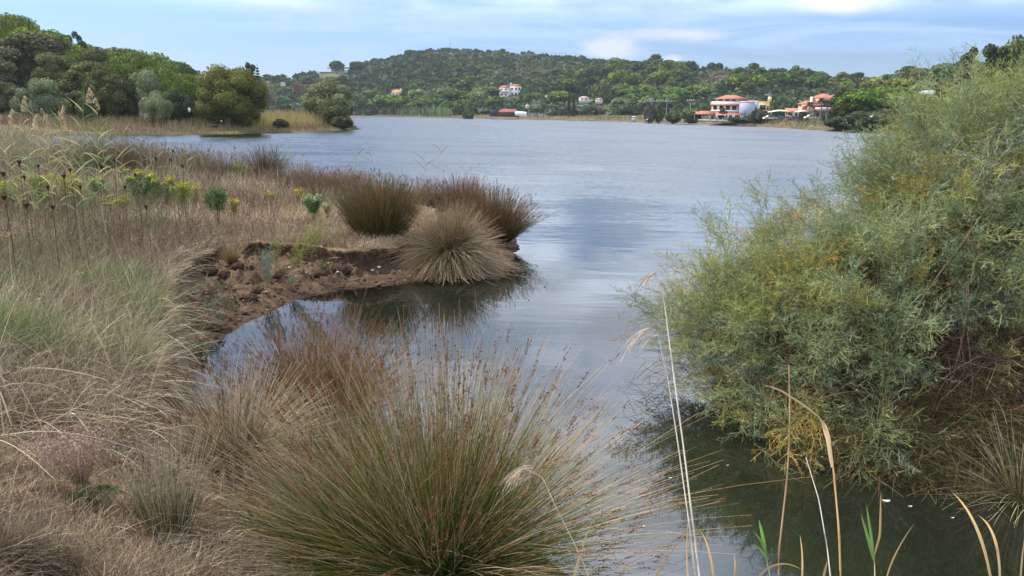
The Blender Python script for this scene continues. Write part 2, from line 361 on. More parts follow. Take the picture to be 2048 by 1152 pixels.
dist = mm('ADD', sp_.outputs[1], mm('MULTIPLY', mm('SUBTRACT', gust, .5), 16.))
far = mrr(dist, 14., 48.)
streak = mrr(gust, .40, .62, .35, 1.0)
hgt = mm('ADD', mm('MULTIPLY', mm('MULTIPLY', mm('ADD', mm('MULTIPLY', rip, .012), mm('MULTIPLY', swell, .03)), far), streak), mm('MULTIPLY', calm, .0035))
bp = node('ShaderNodeBump'); bp.inputs['Strength'].default_value = 1.; bp.inputs['Distance'].default_value = 1.; l(hgt, bp.inputs['Height'])
# wind ripple: slopes of the small waves, finer than the picture can show one by one
def wcol(sx, sy, sc, det, off):
    cb = node('ShaderNodeCombineXYZ'); l(mm('MULTIPLY', sp_.outputs[0], sx), cb.inputs[0]); l(mm('MULTIPLY', sp_.outputs[1], sy), cb.inputs[1]); cb.inputs[2].default_value = off
    q = node('ShaderNodeTexNoise'); q.inputs['Scale'].default_value = sc; q.inputs['Detail'].default_value = det; l(cb.outputs[0], q.inputs[0])
    v = node('ShaderNodeVectorMath', operation='SUBTRACT'); l(q.outputs['Color'], v.inputs[0]); v.inputs[1].default_value = (.5, .5, .5); return v.outputs[0]
def vm(op, a, b):
    q = node('ShaderNodeVectorMath', operation=op); l(a, q.inputs[0])
    if isinstance(b, tuple): q.inputs[1].default_value = b
    elif op == 'SCALE': l(b, q.inputs[3])
    else: l(b, q.inputs[1])
    return q.outputs[0]
wv = vm('ADD', wcol(.6, 1., 7., 3, 1.), vm('MULTIPLY', wcol(.5, 1., 1.3, 2, 7.), (.5, .5, 0.)))
amp = mm('MULTIPLY', mm('MULTIPLY', mrr(dist, 13., 50.), streak), mrr(sp_.outputs[1], 30., 150., .45, .95))
# seen at a low angle, the wave faces turned towards the eye are the ones that show
tilt = vm('SCALE', vm('MULTIPLY', geo.outputs['Incoming'], (1., 1., 0.)), mm('MULTIPLY', mrr(dist, 13., 52.), .135))
wvs = vm('ADD', vm('MULTIPLY', vm('SCALE', wv, amp), (1., 1., 0.)), tilt)
nadd = vm('ADD', bp.outputs[0], wvs); nrmz = node('ShaderNodeVectorMath', operation='NORMALIZE'); l(nadd, nrmz.inputs[0]); WN = nrmz.outputs[0]
fr = node('ShaderNodeFresnel'); fr.inputs[0].default_value = 2.6; l(WN, fr.inputs[1])
gl = node('ShaderNodeBsdfGlossy'); gl.inputs['Roughness'].default_value = .03; l(mrr(dist, 25, 200, .015, .06), gl.inputs['Roughness']); l(WN, gl.inputs['Normal'])
at = node('ShaderNodeAttribute', attribute_name='tint'); sd_ = node('ShaderNodeSeparateColor'); l(at.outputs[0], sd_.inputs[0])
murk = mrr(sd_.outputs[0], .0, .30, .10, .97)
df = node('ShaderNodeBsdfDiffuse'); df.inputs[0].default_value = (.011, .013, .008, 1)
tr = node('ShaderNodeBsdfTransparent'); tr.inputs[0].default_value = (.80, .68, .50, 1)
m1 = node('ShaderNodeMixShader'); l(murk, m1.inputs[0]); l(tr.outputs[0], m1.inputs[1]); l(df.outputs[0], m1.inputs[2])
m2 = node('ShaderNodeMixShader'); l(fr.outputs[0], m2.inputs[0]); l(m1.outputs[0], m2.inputs[1]); l(gl.outputs[0], m2.inputs[2])
o = node('ShaderNodeOutputMaterial'); l(m2.outputs[0], o.inputs[0])
wo = mb.build('water', mw, smooth=True); wo['kind'] = 'structure'
# ================================================================ trees
def core_sphere(mb, c, r, colr, seed, nu=12, nv=8, amp=.22, fq=2.2):
    u = np.linspace(0, 2*np.pi, nu+1)[None]; v = np.linspace(.02, np.pi-.02, nv)[:, None]
    d = np.stack([np.cos(u)*np.sin(v), np.sin(u)*np.sin(v), np.cos(v)*np.ones_like(u)], -1)
    k = 1+amp*(fbm(d[..., 0]*fq+seed*3.1+9, d[..., 1]*fq+d[..., 2]*fq*.77+seed+9, 4, seed, .6)-.5)*2
    k[:, -1] = k[:, 0]
    mb.add(np.array(c)+d*k[..., None]*np.array(r), grid_faces(nv, nu+1), colr)
def leaves(mb, lobes, n, size, cols, seed, up=.0, fill=.75, elong=1.6, lobetone=.32):
    rs = np.random.default_rng(seed); L_ = np.array(lobes, float); a = L_[:, 3]*L_[:, 5]; i = rs.choice(len(L_), n, p=a/a.sum())
    d = norm(rs.normal(size=(n, 3))+np.array([0, 0, up])); rad = fill+(1.1-fill)*rs.random((n, 1))**.6
    rr = L_[i][:, 3:6]; P = L_[i][:, :3]+d*rr*rad
    keep = np.ones(n, bool)
    for j in range(len(L_)):
        q = np.linalg.norm((P-L_[j, :3])/(L_[j, 3:6]*.80), axis=1) < 1; keep &= ~(q & (i != j))
    P, d, i = P[keep], d[keep], i[keep]; n = len(P)
    nrm = norm(d+rs.normal(size=(n, 3))*.55); t = norm(np.cross(nrm, rs.normal(size=(n, 3)))); b = np.cross(nrm, t)
    s = size*(.55+.9*rs.random((n, 1))); t = t*s*elong*.5; b = b*s*.5
    V = np.stack([P-t-b*.6, P+t*.2-b, P+t+b*.5, P-t*.2+b], 1)
    tone = 1+lobetone*(rs.random(len(L_))-.5)*2; lt = tone[i][:, None]*(.72+.56*rs.random((n, 1)))
    cols = np.array(cols); ci = rs.choice(len(cols), n); C = cols[ci]*lt
    mb.add(V, np.arange(n*4).reshape(-1, 4), np.repeat(C[:, None], 4, 1))
def limb(mb, pts, r0, r1, c, k=6, s=8):
    pts = np.array(pts, float); tt = np.linspace(0, len(pts)-1, s); P = np.stack([np.interp(tt, np.arange(len(pts)), pts[:, j]) for j in range(3)], -1)[None]
    tubes(mb, P, np.linspace(r0*2, r1*2, s)[None], c, k)
BARK = lin(92, 78, 66); BARKG = lin(120, 112, 102)
G_st = [lin(88, 106, 40), lin(106, 118, 46), lin(66, 84, 38)]
G_al = [lin(92, 98, 56), lin(110, 112, 66), lin(74, 82, 48)]
G_ol = [lin(120, 124, 92), lin(98, 104, 74), lin(140, 142, 110)]
G_dk = [lin(56, 66, 44), lin(68, 76, 54), lin(84, 88, 66)]
def make_lobes(kind, seed):
    """crown lobes in a unit tree: overall width 1, ground at 0; returns lobes, total height, limb tips"""
    rs = np.random.default_rng(seed*13+5); Lb = []
    if kind == 'stone':
        H = .86
        for k in range(22):
            a = rs.random()*6.283; q = math.sqrt(rs.random())*.40; z = H-.15-1.15*q*q-rs.random()*.03; r = .10+rs.random()*.06
            Lb.append((q*math.cos(a), q*math.sin(a), z, r*1.25, r*1.25, r))
        for k in range(9):
            a = k/9*6.283+rs.random()*.4; Lb.append((.34*math.cos(a), .34*math.sin(a), H-.38-rs.random()*.06, .13, .13, .10))
        Lb.append((0, 0, H-.26, .30, .30, .13))
    elif kind == 'aleppo':
        H = 1.15
        for k in range(26):
            z = .34+rs.random()*.70; w_ = .40*math.sin(min(1, (1.22-z)/.88*1.25)*1.4); a = rs.random()*6.283; q = w_*math.sqrt(rs.random()*.8+.1); r = .09+rs.random()*.08
            Lb.append((q*math.cos(a), q*math.sin(a), z, r*1.15, r*1.15, r*.85))
        Lb.append((0, 0, .70, .22, .22, .30))
    elif kind == 'round':
        H = .95
        for k in range(30):
            d = rs.normal(size=3); d /= np.linalg.norm(d); z = .46+d[2]*.36; r = .11+rs.random()*.07
            Lb.append((d[0]*.36, d[1]*.36, max(z, .12), r, r, r))
        Lb.append((0, 0, .44, .36, .36, .36))
    elif kind == 'olive':
        H = .78
        for k in range(20):
            d = rs.normal(size=3); d /= np.linalg.norm(d); r = .10+rs.random()*.08
            Lb.append((d[0]*.35, d[1]*.35, max(.38+d[2]*.30, .10), r*1.1, r*1.1, r))
        Lb.append((0, 0, .36, .32, .32, .28))
    elif kind == 'bush':
        H = .62
        for k in range(14):
            d = rs.normal(size=3); d /= np.linalg.norm(d); r = .13+rs.random()*.07
            Lb.append((d[0]*.34, d[1]*.34, max(.22+abs(d[2])*.26, .08), r, r, r*.9))
        Lb.append((0, 0, .22, .36, .36, .24))
    elif kind == 'open':
        H = 1.25
        for k in range(34):
            a = rs.random()*6.283; q = .40*math.sqrt(rs.random()); z = .35+.8*rs.random(); r = .05+rs.random()*.055
            Lb.append((q*math.cos(a), q*math.sin(a), z, r*1.2, r*1.2, r*.9))
    elif kind == 'cypress':
        H = 4.0
        for k in range(9):
            z = .35+k*.40; r = .42*(1-(k/9)**2*.75); Lb.append((rs.normal()*.03, rs.normal()*.03, z, r, r, .36))
    return Lb, H
PAL = {'stone': G_st, 'aleppo': G_al, 'round': G_al, 'olive': G_ol, 'bush': G_dk, 'open': G_dk, 'cypress': [lin(40, 56, 36), lin(52, 66, 42)]}
_tpl = {}
def crown_parts(kind, seed, n, size):
    """(crown mesh, trunk mesh) for a unit tree; shared by copies"""
    key = (kind, seed, n)
    if key in _tpl: return _tpl[key]
    Lb, H = make_lobes(kind, seed); pal = PAL[kind]; mb = MB(); rs = np.random.default_rng(seed)
    far = n < 3000
    for j, q in enumerate(Lb):
        core_sphere(mb, q[:3], np.array(q[3:6])*(.80 if kind != 'open' else .35), np.mean(pal, 0)*.85*(1+.25*(rs.random()-.5)), seed+j, 10 if far else 14, 6 if far else 9)  # cores darker than the leaves: shade in the crown gaps put into the colour
    leaves(mb, Lb, n, size, pal, seed+99, up=.25, elong=1.5)
    V, Fc, C = mb.arrays(); cm = mesh_of('crown', V, Fc, C, M_leaf if kind in ('olive', 'bush', 'open') else M_needle)
    tb = MB(); zt = {'stone': .42, 'aleppo': .75, 'round': .4, 'olive': .3, 'bush': .2, 'open': .9, 'cypress': .6}[kind]; r0 = .028 if kind != 'cypress' else .08
    limb(tb, [(0, 0, -.03), (.01, .01, zt*.5), (0, .02, zt)], r0, r0*.6, BARK)
    for j in rs.permutation(len(Lb))[:7 if kind != 'cypress' else 0]:
        e = np.array(Lb[j][:3]); limb(tb, [(0, .01, zt*(.45+.4*rs.random())), e*np.array([.55, .55, 0])+np.array([0, 0, (zt+e[2])*.5]), e], r0*.5, r0*.2, BARK, 5, 6)
    V, Fc, C = tb.arrays(); tm = mesh_of('trunk', V, Fc, C, M_bark)
    mb.add(V, Fc, C); V, Fc, C = mb.arrays(); wm = mesh_of('tree', V, Fc, C, M_leaf if kind in ('olive', 'bush', 'open') else M_needle)
    _tpl[key] = (cm, tm, wm, H); return _tpl[key]
def tree(name, kind, loc, w_, h_, label, cat, group=None, n=6000, size=.03, seed=0, tint=(1, 1, 1), parts=True, rz=None):
    cm, tm, wm, H = crown_parts(kind, seed, n, size)
    rz = random.uniform(0, 6.28) if rz is None else rz
    sc = (w_, w_, h_/H)
    if parts:
        e = empty(name, loc, label, cat, group, rz)
        for nm, me in (('crown', cm), ('trunk', tm)):
            o = bpy.data.objects.new(nm, me); col.objects.link(o); o.parent = e; o.scale = sc
            if nm == 'crown': o.color = (*tint, 1)
        return e
    o = bpy.data.objects.new(name, wm); col.objects.link(o); o.location = tuple(map(float, loc)); o.rotation_euler.z = rz; o.scale = sc; o.color = (*tint, 1)
    return tag(o, label, cat, group)

def px_tree(name, kind, px, top, wpx, y, label, cat, group=None, base=None, **k):
    """a tree at column px and distance y whose top reaches the given row"""
    T = aty(np.array(float(px)), np.array(float(top)), y)
    g = float(ground_h(np.array([T[0]]), np.array([T[1]]))[0]); g = max(g, 0.05)-.1
    if base is not None: g = float(aty(np.array(float(px)), np.array(float(base)), y)[2])
    h = T[2]-g; return tree(name, kind, (T[0], T[1], g), wpx*y/1440., h, label, cat, group, **k)
LF = 'trees of the wood on the left shore'
br = (1.4, 1.4, .80)
left = [
 ('stone_pine', 'stone', -70, 10, 200, 160, br, 'bright green domed pine cut by the left picture edge, top of the wood', 1),
 ('stone_pine', 'stone', 22, 20, 110, 150, br, 'highest bright green pine crown at the upper left corner', 2),
 ('aleppo_pine', 'aleppo', 55, 66, 200, 118, (.92, .90, .92), 'large greyish open pine with visible dark limbs at the far left', 3),
 ('stone_pine', 'stone', 60, 50, 170, 138, br, 'wide sunlit yellow-green pine right behind the large grey open pine', 3),
 ('aleppo_pine', 'open', 128, 54, 72, 150, (1.0, 1.25, .7), 'tall loose feathery pine breaking the skyline left of the domed pines', 1),
 ('stone_pine', 'stone', 175, 86, 90, 160, (.9, 1., .8), 'dark domed pine just right of the tall feathery pine', 1),
 ('stone_pine', 'stone', 235, 90, 150, 165, (1., 1.1, .7), 'green domed pine on the skyline of the wood, its left shoulder', 2),
 ('stone_pine', 'stone', 300, 98, 140, 155, (1.05, 1.15, .7), 'green domed pine on the skyline of the wood, its crest', 3),
 ('stone_pine', 'stone', 352, 122, 110, 150, (.95, 1.08, .7), 'green domed pine where the wood slopes down to its right end', 1),
 ('aleppo_pine', 'aleppo', 200, 98, 110, 135, (1.15, 1.3, .7), 'light yellow-green pine in the middle of the wood', 2),
 ('stone_pine', 'stone', 262, 106, 110, 128, (1.1, 1.2, .65), 'domed pine with a bright rim below the crest of the wood', 1),
 ('stone_pine', 'stone', 365, 143, 90, 118, (1.0, 1.15, .75), 'small round pine at the right end of the wood', 2),
 ('stone_pine', 'stone', 318, 128, 90, 122, (1., 1.1, .7), 'round pine between the bright rimmed pine and the right end of the wood', 3),
 ('aleppo_pine', 'aleppo', 165, 122, 120, 108, (1.05, 1.15, .85), 'mid green soft pine behind the dark rounded bush', 3),
 ('aleppo_pine', 'aleppo', 108, 108, 110, 112, (1., 1.05, .9), 'soft green pine right of the large grey open pine', 1),
 ('aleppo_pine', 'aleppo', -40, 90, 130, 104, (.9, .9, .9), 'dark grey-green pine cut by the left picture edge, before the large open one', 2),
 ('holm_oak', 'round', 10, 165, 110, 97, (.62, .66, .62), 'dark evergreen at the left picture edge behind the reeds', 1),
 ('olive_tree', 'olive', 78, 160, 98, 90, (.82, .92, .85), 'silvery green olive in front of the large grey open pine', 1),
 ('holm_oak', 'round', 130, 180, 90, 94, (.6, .64, .6), 'low dark evergreen between the silvery olive and the dark rounded bush', 2),
 ('mastic_bush', 'round', 212, 138, 108, 92, (.68, .68, .66), 'big dark rounded bush in the middle of the wood edge', 3),
 ('olive_tree', 'olive', 285, 143, 76, 96, (.95, 1., .95), 'tall grey-green olive right of the big dark rounded bush', 2),
 ('olive_tree', 'olive', 305, 186, 62, 88, (1, 1.05, 1.), 'small grey-green olive standing low in front of the tall one', 3),
 ('mastic_bush', 'bush', 350, 178, 74, 92, (.8, .85, .8), 'dark low bush under the small round pine', 1),
 ('juniper_bush', 'bush', 168, 192, 44, 84, (1.1, 1.25, .95), 'small green bush at the foot of the dark rounded bush', 2),
 ('mastic_bush', 'bush', 385, 205, 50, 100, (.7, .75, .7), 'dark bush squeezed behind the big lone shore pine', 3),
 ('stone_pine', 'stone', 395, 152, 60, 170, (.8, .95, .8), 'distant small pine peeping left of the lone shore pine', 1),
]
for nm, kd, px, tp, wd, y, ti, lb, sd0 in left:
    if kd in ('stone', 'aleppo'): ti = (ti[0]*1.06, ti[1]*.98, ti[2]*1.2)
    if kd == 'olive': ti = tuple(v*1.15 for v in ti)
    hi = kd not in ('bush',)
    px_tree(nm, kd, px, tp, wd, float(y), lb, {'olive': 'olive tree', 'bush': 'bush', 'round': 'evergreen tree'}.get(kd, 'pine'), LF, n=17000 if hi else 6000, size=.019, seed=sd0, tint=ti)
px_tree('pine_tree', 'round', 458, 132, 138, 92., 'big rounded lone pine standing at the water edge of the left shore', 'pine', None, n=24000, size=.015, seed=7, tint=(1.22, 1.15, .72))
px_tree('olive_tree', 'olive', 656, 168, 112, 116., 'grey-green spreading olive on the tip of the left point of land', 'olive tree', None, n=17000, size=.018, seed=8, tint=(1.0, 1.02, .86))
px_tree('mastic_bush', 'bush', 682, 232, 46, 109., 'low dark green bush at the very tip of the left point of land', 'bush', None, n=2500, size=.04, seed=2, tint=(.85, .95, .7))
px_tree('mastic_bush', 'bush', 560, 238, 34, 96., 'tiny dark bush in the pale grass between the lone pine and the olive', 'bush', None, n=1500, size=.05, seed=4, tint=(.9, .95, .8))
px_tree('eucalyptus_tree', 'open', 489, 118, 50, 205., 'airy dark tree rising above the right shoulder of the lone shore pine', 'tree', None, n=4500, size=.032, seed=5, tint=(.75, .85, .9))
# a tiered conifer
def tiered(px, top, y, wpx, label):
    T = aty(np.array(float(px)), np.array(float(top)), y); g = float(ground_h(np.array([T[0]]), np.array([y]))[0]); h = T[2]-g; w_ = wpx*y/1440.
    e = empty('norfolk_pine', (T[0], T[1], g), label, 'conifer'); tb = MB(); limb(tb, [(0, 0, 0), (0, 0, h)], .22, .05, BARK); tb.build('trunk', M_bark, e)
    mb = MB(); rs = np.random.default_rng(3)
    for k in range(12):
        z = h*(.35+.62*k/12); r = w_*.5*(1-k/13)
        for j in range(7):
            a = j/7*6.28+k; P = np.stack([np.linspace(0, r*math.cos(a), 5), np.linspace(0, r*math.sin(a), 5), z+np.linspace(0, .4, 5)**2], -1)[None]
            ribbons(mb, P, np.array([[.5, .6, .6, .5, .2]]), lin(52, 70, 48), rs)
    mb.build('crown', M_needle, e)
tiered(514, 128, 210., 26, 'slim tiered conifer just right of the airy dark tree')

# ---------------------------------------------------------------- trees of the far shore and hill
def far_rows():
    rs = np.random.default_rng(21); out = []
    def row(x0, x1, step, yf, wf, kinds, rowname, grp, jit=5, dists=None, tints=None, hk=.62):
        x = x0
        while x < x1:
            px = x+rs.normal()*step*.16; py = yf(px)+rs.normal()*jit*.5
            wd = wf*(0.8+.45*rs.random()); kd = kinds[rs.integers(len(kinds))]
            ti = tints[rs.integers(len(tints))] if tints else (1, 1, 1)
            out.append([px, py, wd, kd, ti, rowname, grp, hk*(.85+.3*rs.random())]); x += step*(.8+.4*rs.random())
    dg = [(.78, .95, .78), (.90, 1.08, .82), (.68, .86, .76), (1.05, 1.18, .80)]; yg = [(1.55, 1.45, .85), (1.3, 1.3, .8), (.85, 1., .8), (.75, .9, .78)]
    gr = [(.8, .9, .9), (.7, .85, .8), (1, 1.05, .9)]
    # base rows: (column -> picture row of the trunk foot)
    row(512, 700, 26, lambda x: 176, 32, ['stone', 'round', 'aleppo'], 'skyline of low left rise', 'trees on the low rise left of the hill', 4, tints=dg)
    row(515, 700, 24, lambda x: 194, 30, ['stone', 'round', 'olive'], 'below skyline of low left rise', 'trees on the low rise left of the hill', 5, tints=dg+gr)
    row(510, 720, 26, lambda x: 214, 38, ['stone', 'stone', 'aleppo'], 'low rise behind shore olive', 'trees on the low rise left of the hill', 4, tints=[(.9, 1.15, .85), (.75, .95, .8)])
    row(705, 1010, 25, lambda x: 226, 44, ['stone', 'stone', 'round'], 'lowest belt behind cane bed', 'umbrella pines below the hill', 4, tints=dg)
    row(700, 1000, 27, lambda x: 208, 40, ['stone', 'stone', 'olive'], 'second belt above cane bed', 'umbrella pines below the hill', 5, tints=dg)
    row(900, 1000, 30, lambda x: 196, 42, ['stone', 'aleppo'], 'left of white hillside house', 'umbrella pines below the hill', 4, tints=dg)
    row(985, 1330, 26, lambda x: 229, 36, ['olive', 'round', 'bush'], 'shore thicket right of barn', 'trees behind the middle of the far shore', 4, tints=gr+dg)
    row(1000, 1400, 27, lambda x: 216, 44, ['stone', 'stone', 'round', 'aleppo'], 'belt above shore thicket', 'umbrella pines below the hill', 5, tints=dg)
    row(1050, 1420, 29, lambda x: 202, 42, ['stone', 'stone', 'aleppo'], 'third belt right of hillside house', 'umbrella pines below the hill', 5, tints=dg)
    row(1230, 1700, 27, lambda x: 206+max(0, x-1500)*.03, 44, ['stone', 'stone', 'aleppo'], 'belt right behind the hotels', 'pines behind the hotels', 5, tints=dg+yg[:1])
    row(1290, 1700, 27, lambda x: 222, 42, ['stone', 'stone'], 'low belt level with hotel roofs', 'pines behind the hotels', 4, tints=dg)
    row(1060, 1700, 25, lambda x: 184+max(0, x-1550)*.05, 36, ['aleppo', 'aleppo', 'stone'], 'middle slope above the hotels', 'pines on the right slope of the hill', 6, tints=yg+dg, hk=.9)
    row(1040, 1700, 24, lambda x: 168+max(0, x-1450)*.08, 32, ['aleppo', 'aleppo', 'round'], 'upper slope above the hotels', 'pines on the right slope of the hill', 6, tints=yg+dg, hk=.9)
    row(1230, 1700, 23, lambda x: np.interp(x, [1230, 1440, 1700], [150, 158, 190]), 30, ['aleppo', 'aleppo', 'stone'], 'just under the right skyline', 'pines on the right slope of the hill', 5, tints=dg+yg[1:2], hk=.85)
    row(1290, 1700, 26, lambda x: np.interp(x, [1280, 1350, 1440, 1500, 1580, 1640, 1700], [136, 147, 149, 156, 165, 172, 182]), 29, ['aleppo', 'stone', 'stone'], 'right skyline of the hill', 'pines along the right skyline', 3, tints=dg, hk=.75)
    row(760, 1240, 38, lambda x: np.interp(x, [760, 900, 1240], [180, 172, 160]), 24, ['round', 'stone', 'bush'], 'middle of main hillside', 'trees on the main hillside', 9, tints=dg)
    row(850, 1250, 42, lambda x: np.interp(x, [850, 1250], [150, 142]), 18, ['round', 'bush'], 'upper main hillside', 'trees on the main hillside', 8, tints=dg)
    row(700, 1300, 24, lambda x: np.interp(x, [700, 760, 830, 900, 960, 1050, 1150, 1250, 1310], [136, 122, 107, 102, 107, 113, 120, 127, 138]), 15, ['round', 'bush', 'stone'], 'skyline of the main hill', 'small trees along the top of the hill', 1, tints=[(.5, .62, .6), (.6, .72, .66)], hk=.6)
    row(1700, 1990, 27, lambda x: np.interp(x, [1690, 1730, 1780, 1900, 2048], [190, 192, 186, 170, 150]), 44, ['aleppo', 'round', 'stone'], 'skyline of the right hand rise', 'trees on the right hand rise', 4, tints=dg+[(.9, .8, .75)], hk=.85)
    row(1690, 1990, 30, lambda x: np.interp(x, [1690, 1780, 1990], [206, 204, 190]), 46, ['aleppo', 'round'], 'slope of the right hand rise', 'trees on the right hand rise', 5, tints=dg+yg[:1], hk=.8)
    row(1700, 2010, 34, lambda x: np.interp(x, [1700, 2010], [224, 214]), 50, ['aleppo', 'round', 'olive'], 'foot of the right hand rise', 'trees on the right hand rise', 5, tints=dg, hk=.8)
    return out
ORD = ['first', 'second', 'third', 'fourth', 'fifth', 'sixth', 'seventh', 'eighth', 'ninth', 'tenth', 'eleventh', 'twelfth', 'thirteenth', 'fourteenth', 'fifteenth', 'sixteenth', 'seventeenth', 'eighteenth', 'nineteenth', 'twentieth', 'twenty-first', 'twenty-second', 'twenty-third', 'twenty-fourth', 'twenty-fifth', 'twenty-sixth', 'twenty-seventh', 'twenty-eighth', 'twenty-ninth', 'thirtieth', 'thirty-first', 'thirty-second']
KN = {'stone': ('umbrella_pine', 'domed pine', 'pine'), 'aleppo': ('aleppo_pine', 'lumpy pine', 'pine'), 'round': ('evergreen_tree', 'rounded evergreen', 'tree'), 'olive': ('olive_tree', 'grey-green olive', 'olive tree'), 'bush': ('evergreen_bush', 'low bush', 'bush')}
# clearings around buildings (picture columns and rows) stay free of trees in front
CLEAR = [(996, 1042, 168, 188), (780, 804, 178, 193), (1412, 1510, 196, 262), (1495, 1550, 200, 262), (1520, 1700, 196, 262), (1360, 1412, 210, 262), (985, 1060, 214, 250), (632, 706, 134, 158), (1040, 1100, 158, 184), (1165, 1220, 192, 212), (1375, 1440, 150, 178), (1404, 1455, 118, 149), (634, 700, 118, 147)]
rowsd = {}
for q in far_rows():
    px, py, wd, kd, ti, rn, grp, hk = q
    foot = hit_far(px, py, 230. if px > 1300 else 300.); D_ = foot[1]; h = wd*D_/1440.*hk*(1.0 if kd != 'bush' else .6)
    topy = py-h*1440/D_
    if any(a-wd*.32 < px < b+wd*.32 and py > c+6 and topy < d-5 and py < d+34 for a, b, c, d in CLEAR): continue
    rowsd.setdefault(rn, []).append((px, foot, wd*D_/1440., h, kd, ti, grp))
for rn, lst in rowsd.items():
    lst.sort(key=lambda v: v[0])
    for i, (px, foot, w_, h, kd, ti, grp) in enumerate(lst):
        nm, ad, ct = KN[kd]; tone = 'yellow-green' if ti[0] >= 1 else ('dark' if ti[0] < .7 else 'mid green')
        if kd == 'olive': tone = 'small'
        near = foot[1] < 300
        tree(nm, kd, (foot[0], foot[1], foot[2]-.2), w_, h, f'{tone} {ad}, {ORD[i]} from left, {rn}', ct, grp, n=2600 if near else 1300, size=.055 if near else .075, seed=1+i % 4, tint=tuple(v*(.93+.14*random.random()) for v in ti), parts=False)
    rowsd[rn] = len(lst)
print('FAR TREES', sum(rowsd.values()))
# particular trees of the far shore
sp = [('stone_pine', 'stone', 1757, 170, 130, 190., (.95, 1.12, .7), 'broad domed pine with a bright top right of the pink hotel', 'pine', 3),
      ('stone_pine', 'stone', 1818, 180, 90, 185., (1., 1.18, .68), 'second domed pine with a bright top, right of the broad one', 'pine', 2),
      ('aleppo_pine', 'round', 1700, 172, 70, 205., (.62, .68, .6), 'dark tall pine hard against the right end of the pink hotel', 'pine', 2),
      ('tamarisk_bush', 'bush', 1520, 219, 48, 248., (.85, .85, .85), 'grey-green feathery bush in front of the yellow house', 'bush', 1),
      ('willow_bush', 'bush', 1735, 222, 90, 168., (1.0, 1.15, .9), 'leafy green bush at the water below the broad domed pine', 'bush', 2),
      ('willow_bush', 'bush', 1690, 228, 70, 176., (1.15, 1.25, 1.15), 'pale grey-green bush left of the leafy green one by the water', 'bush', 3),
      ('willow_bush', 'bush', 1790, 215, 80, 165., (1., 1.0, .85), 'olive green bush at the right end of the far shore', 'bush', 1),
      ('willow_bush', 'bush', 1835, 208, 80, 165., (1.05, 1.1, .8), 'yellowish green bush half behind the tamarisk at the right', 'bush', 4),
      ('poplar_tree', 'round', 1205, 158, 42, 420., (1.1, 1.15, .95), 'pale grey-green leafy tree right of the clearing on the slope', 'tree', 3),
      ('umbrella_pine', 'stone', 673, 121, 27, 640., (.5, .65, .55), 'lone umbrella pine standing over the flat roofed villa', 'pine', 1),
      ('umbrella_pine', 'stone', 714, 122, 32, 655., (.5, .66, .56), 'dark domed pine right of the flat roofed villa', 'pine', 2),
      ('umbrella_pine', 'stone', 895, 95, 21, 715., (.5, .66, .58), 'domed pine at the very summit beside the mast', 'pine', 3),
      ('umbrella_pine', 'stone', 1424, 125, 17, 520., (.5, .62, .5), 'left one of two small umbrella pines alone on the skyline', 'pine', 1),
      ('umbrella_pine', 'stone', 1439, 125, 17, 522., (.5, .62, .5), 'right one of two small umbrella pines alone on the skyline', 'pine', 2),
      ('umbrella_pine', 'stone', 1302, 121, 34, 600., (.6, .72, .58), 'dark round topped pine where the main hill meets the right skyline', 'pine', 1),
      ('bare_tree', 'round', 536, 170, 28, 440., (1.9, 1.35, 2.6), 'leafless greyish purple tree left of the shore olive', 'tree', 1),
      ('plum_tree', 'round', 596, 163, 24, 480., (1.5, .80, 1.3), 'reddish purple leaved tree beside the small white houses', 'tree', 2),
      ('bare_bush', 'bush', 1301, 210, 24, 300., (1.5, 1.15, 1.6), 'greyish purple leafless bush below the power poles', 'bush', 2),
      ('evergreen_tree', 'round', 1319, 208, 20, 300., (.7, .68, .6), 'dark brownish tree right of the leafless bush under the poles', 'tree', 1),
      ('shore_bush', 'round', 936, 207, 22, 352., (.95, 1.05, 1.1), 'grey-green bush standing alone at the water near the cane bed', 'bush', 1),
      ('garden_bush', 'bush', 1385, 217, 46, 262., (1.5, 1.75, 1.0), 'bright green garden thicket left of the restaurant awning', 'bush', 2),
      ('garden_bush', 'bush', 1350, 219, 34, 268., (1.4, 1.7, 1.1), 'light green cane thicket below the power poles', 'bush', 3),
      ('garden_bush', 'round', 1447, 216, 16, 259., (.8, .8, .65), 'small dark tree in front of the red roofed hotel', 'tree', 3),
      ('garden_bush', 'round', 1492, 212, 12, 258., (.75, .8, .65), 'slim dark tree at the corner of the pale hotel wing', 'tree', 4),
      ('shore_bush', 'bush', 1478, 234, 50, 243., (.8, .95, .7), 'dark low bush at the shore below the pale hotel wing', 'bush', 4),
      ('garden_bush', 'bush', 1605, 225, 30, 252., (.8, 1.05, .9), 'clipped green bush between the canopies and the palms', 'bush', 1),
      ('garden_bush', 'bush', 1660, 226, 40, 250., (.7, .85, .7), 'dark bush right of the palms at the pink hotel', 'bush', 2),
      ('garden_bush', 'round', 1560, 197, 34, 285., (.65, .9, .65), 'green tree between the yellow house and the pink hotel', 'tree', 3),
      ('garden_bush', 'round', 1588, 200, 26, 288., (.6, .8, .6), 'dark tree just left of the pink hotel', 'tree', 4),
      ('tall_tree', 'open', 1978, 84, 90, 120., (.95, 1.0, .95), 'tall loose crowned tree above the tamarisk at the right', 'tree', 2),
      ('tall_tree', 'open', 1905, 140, 90, 125., (1.35, 1.0, .85), 'brownish loose tree behind the left shoulder of the tamarisk', 'tree', 3),
      ('tall_tree', 'round', 2040, 78, 110, 118., (.85, .95, .85), 'leafy tree at the right picture edge above the tamarisk', 'tree', 3)]
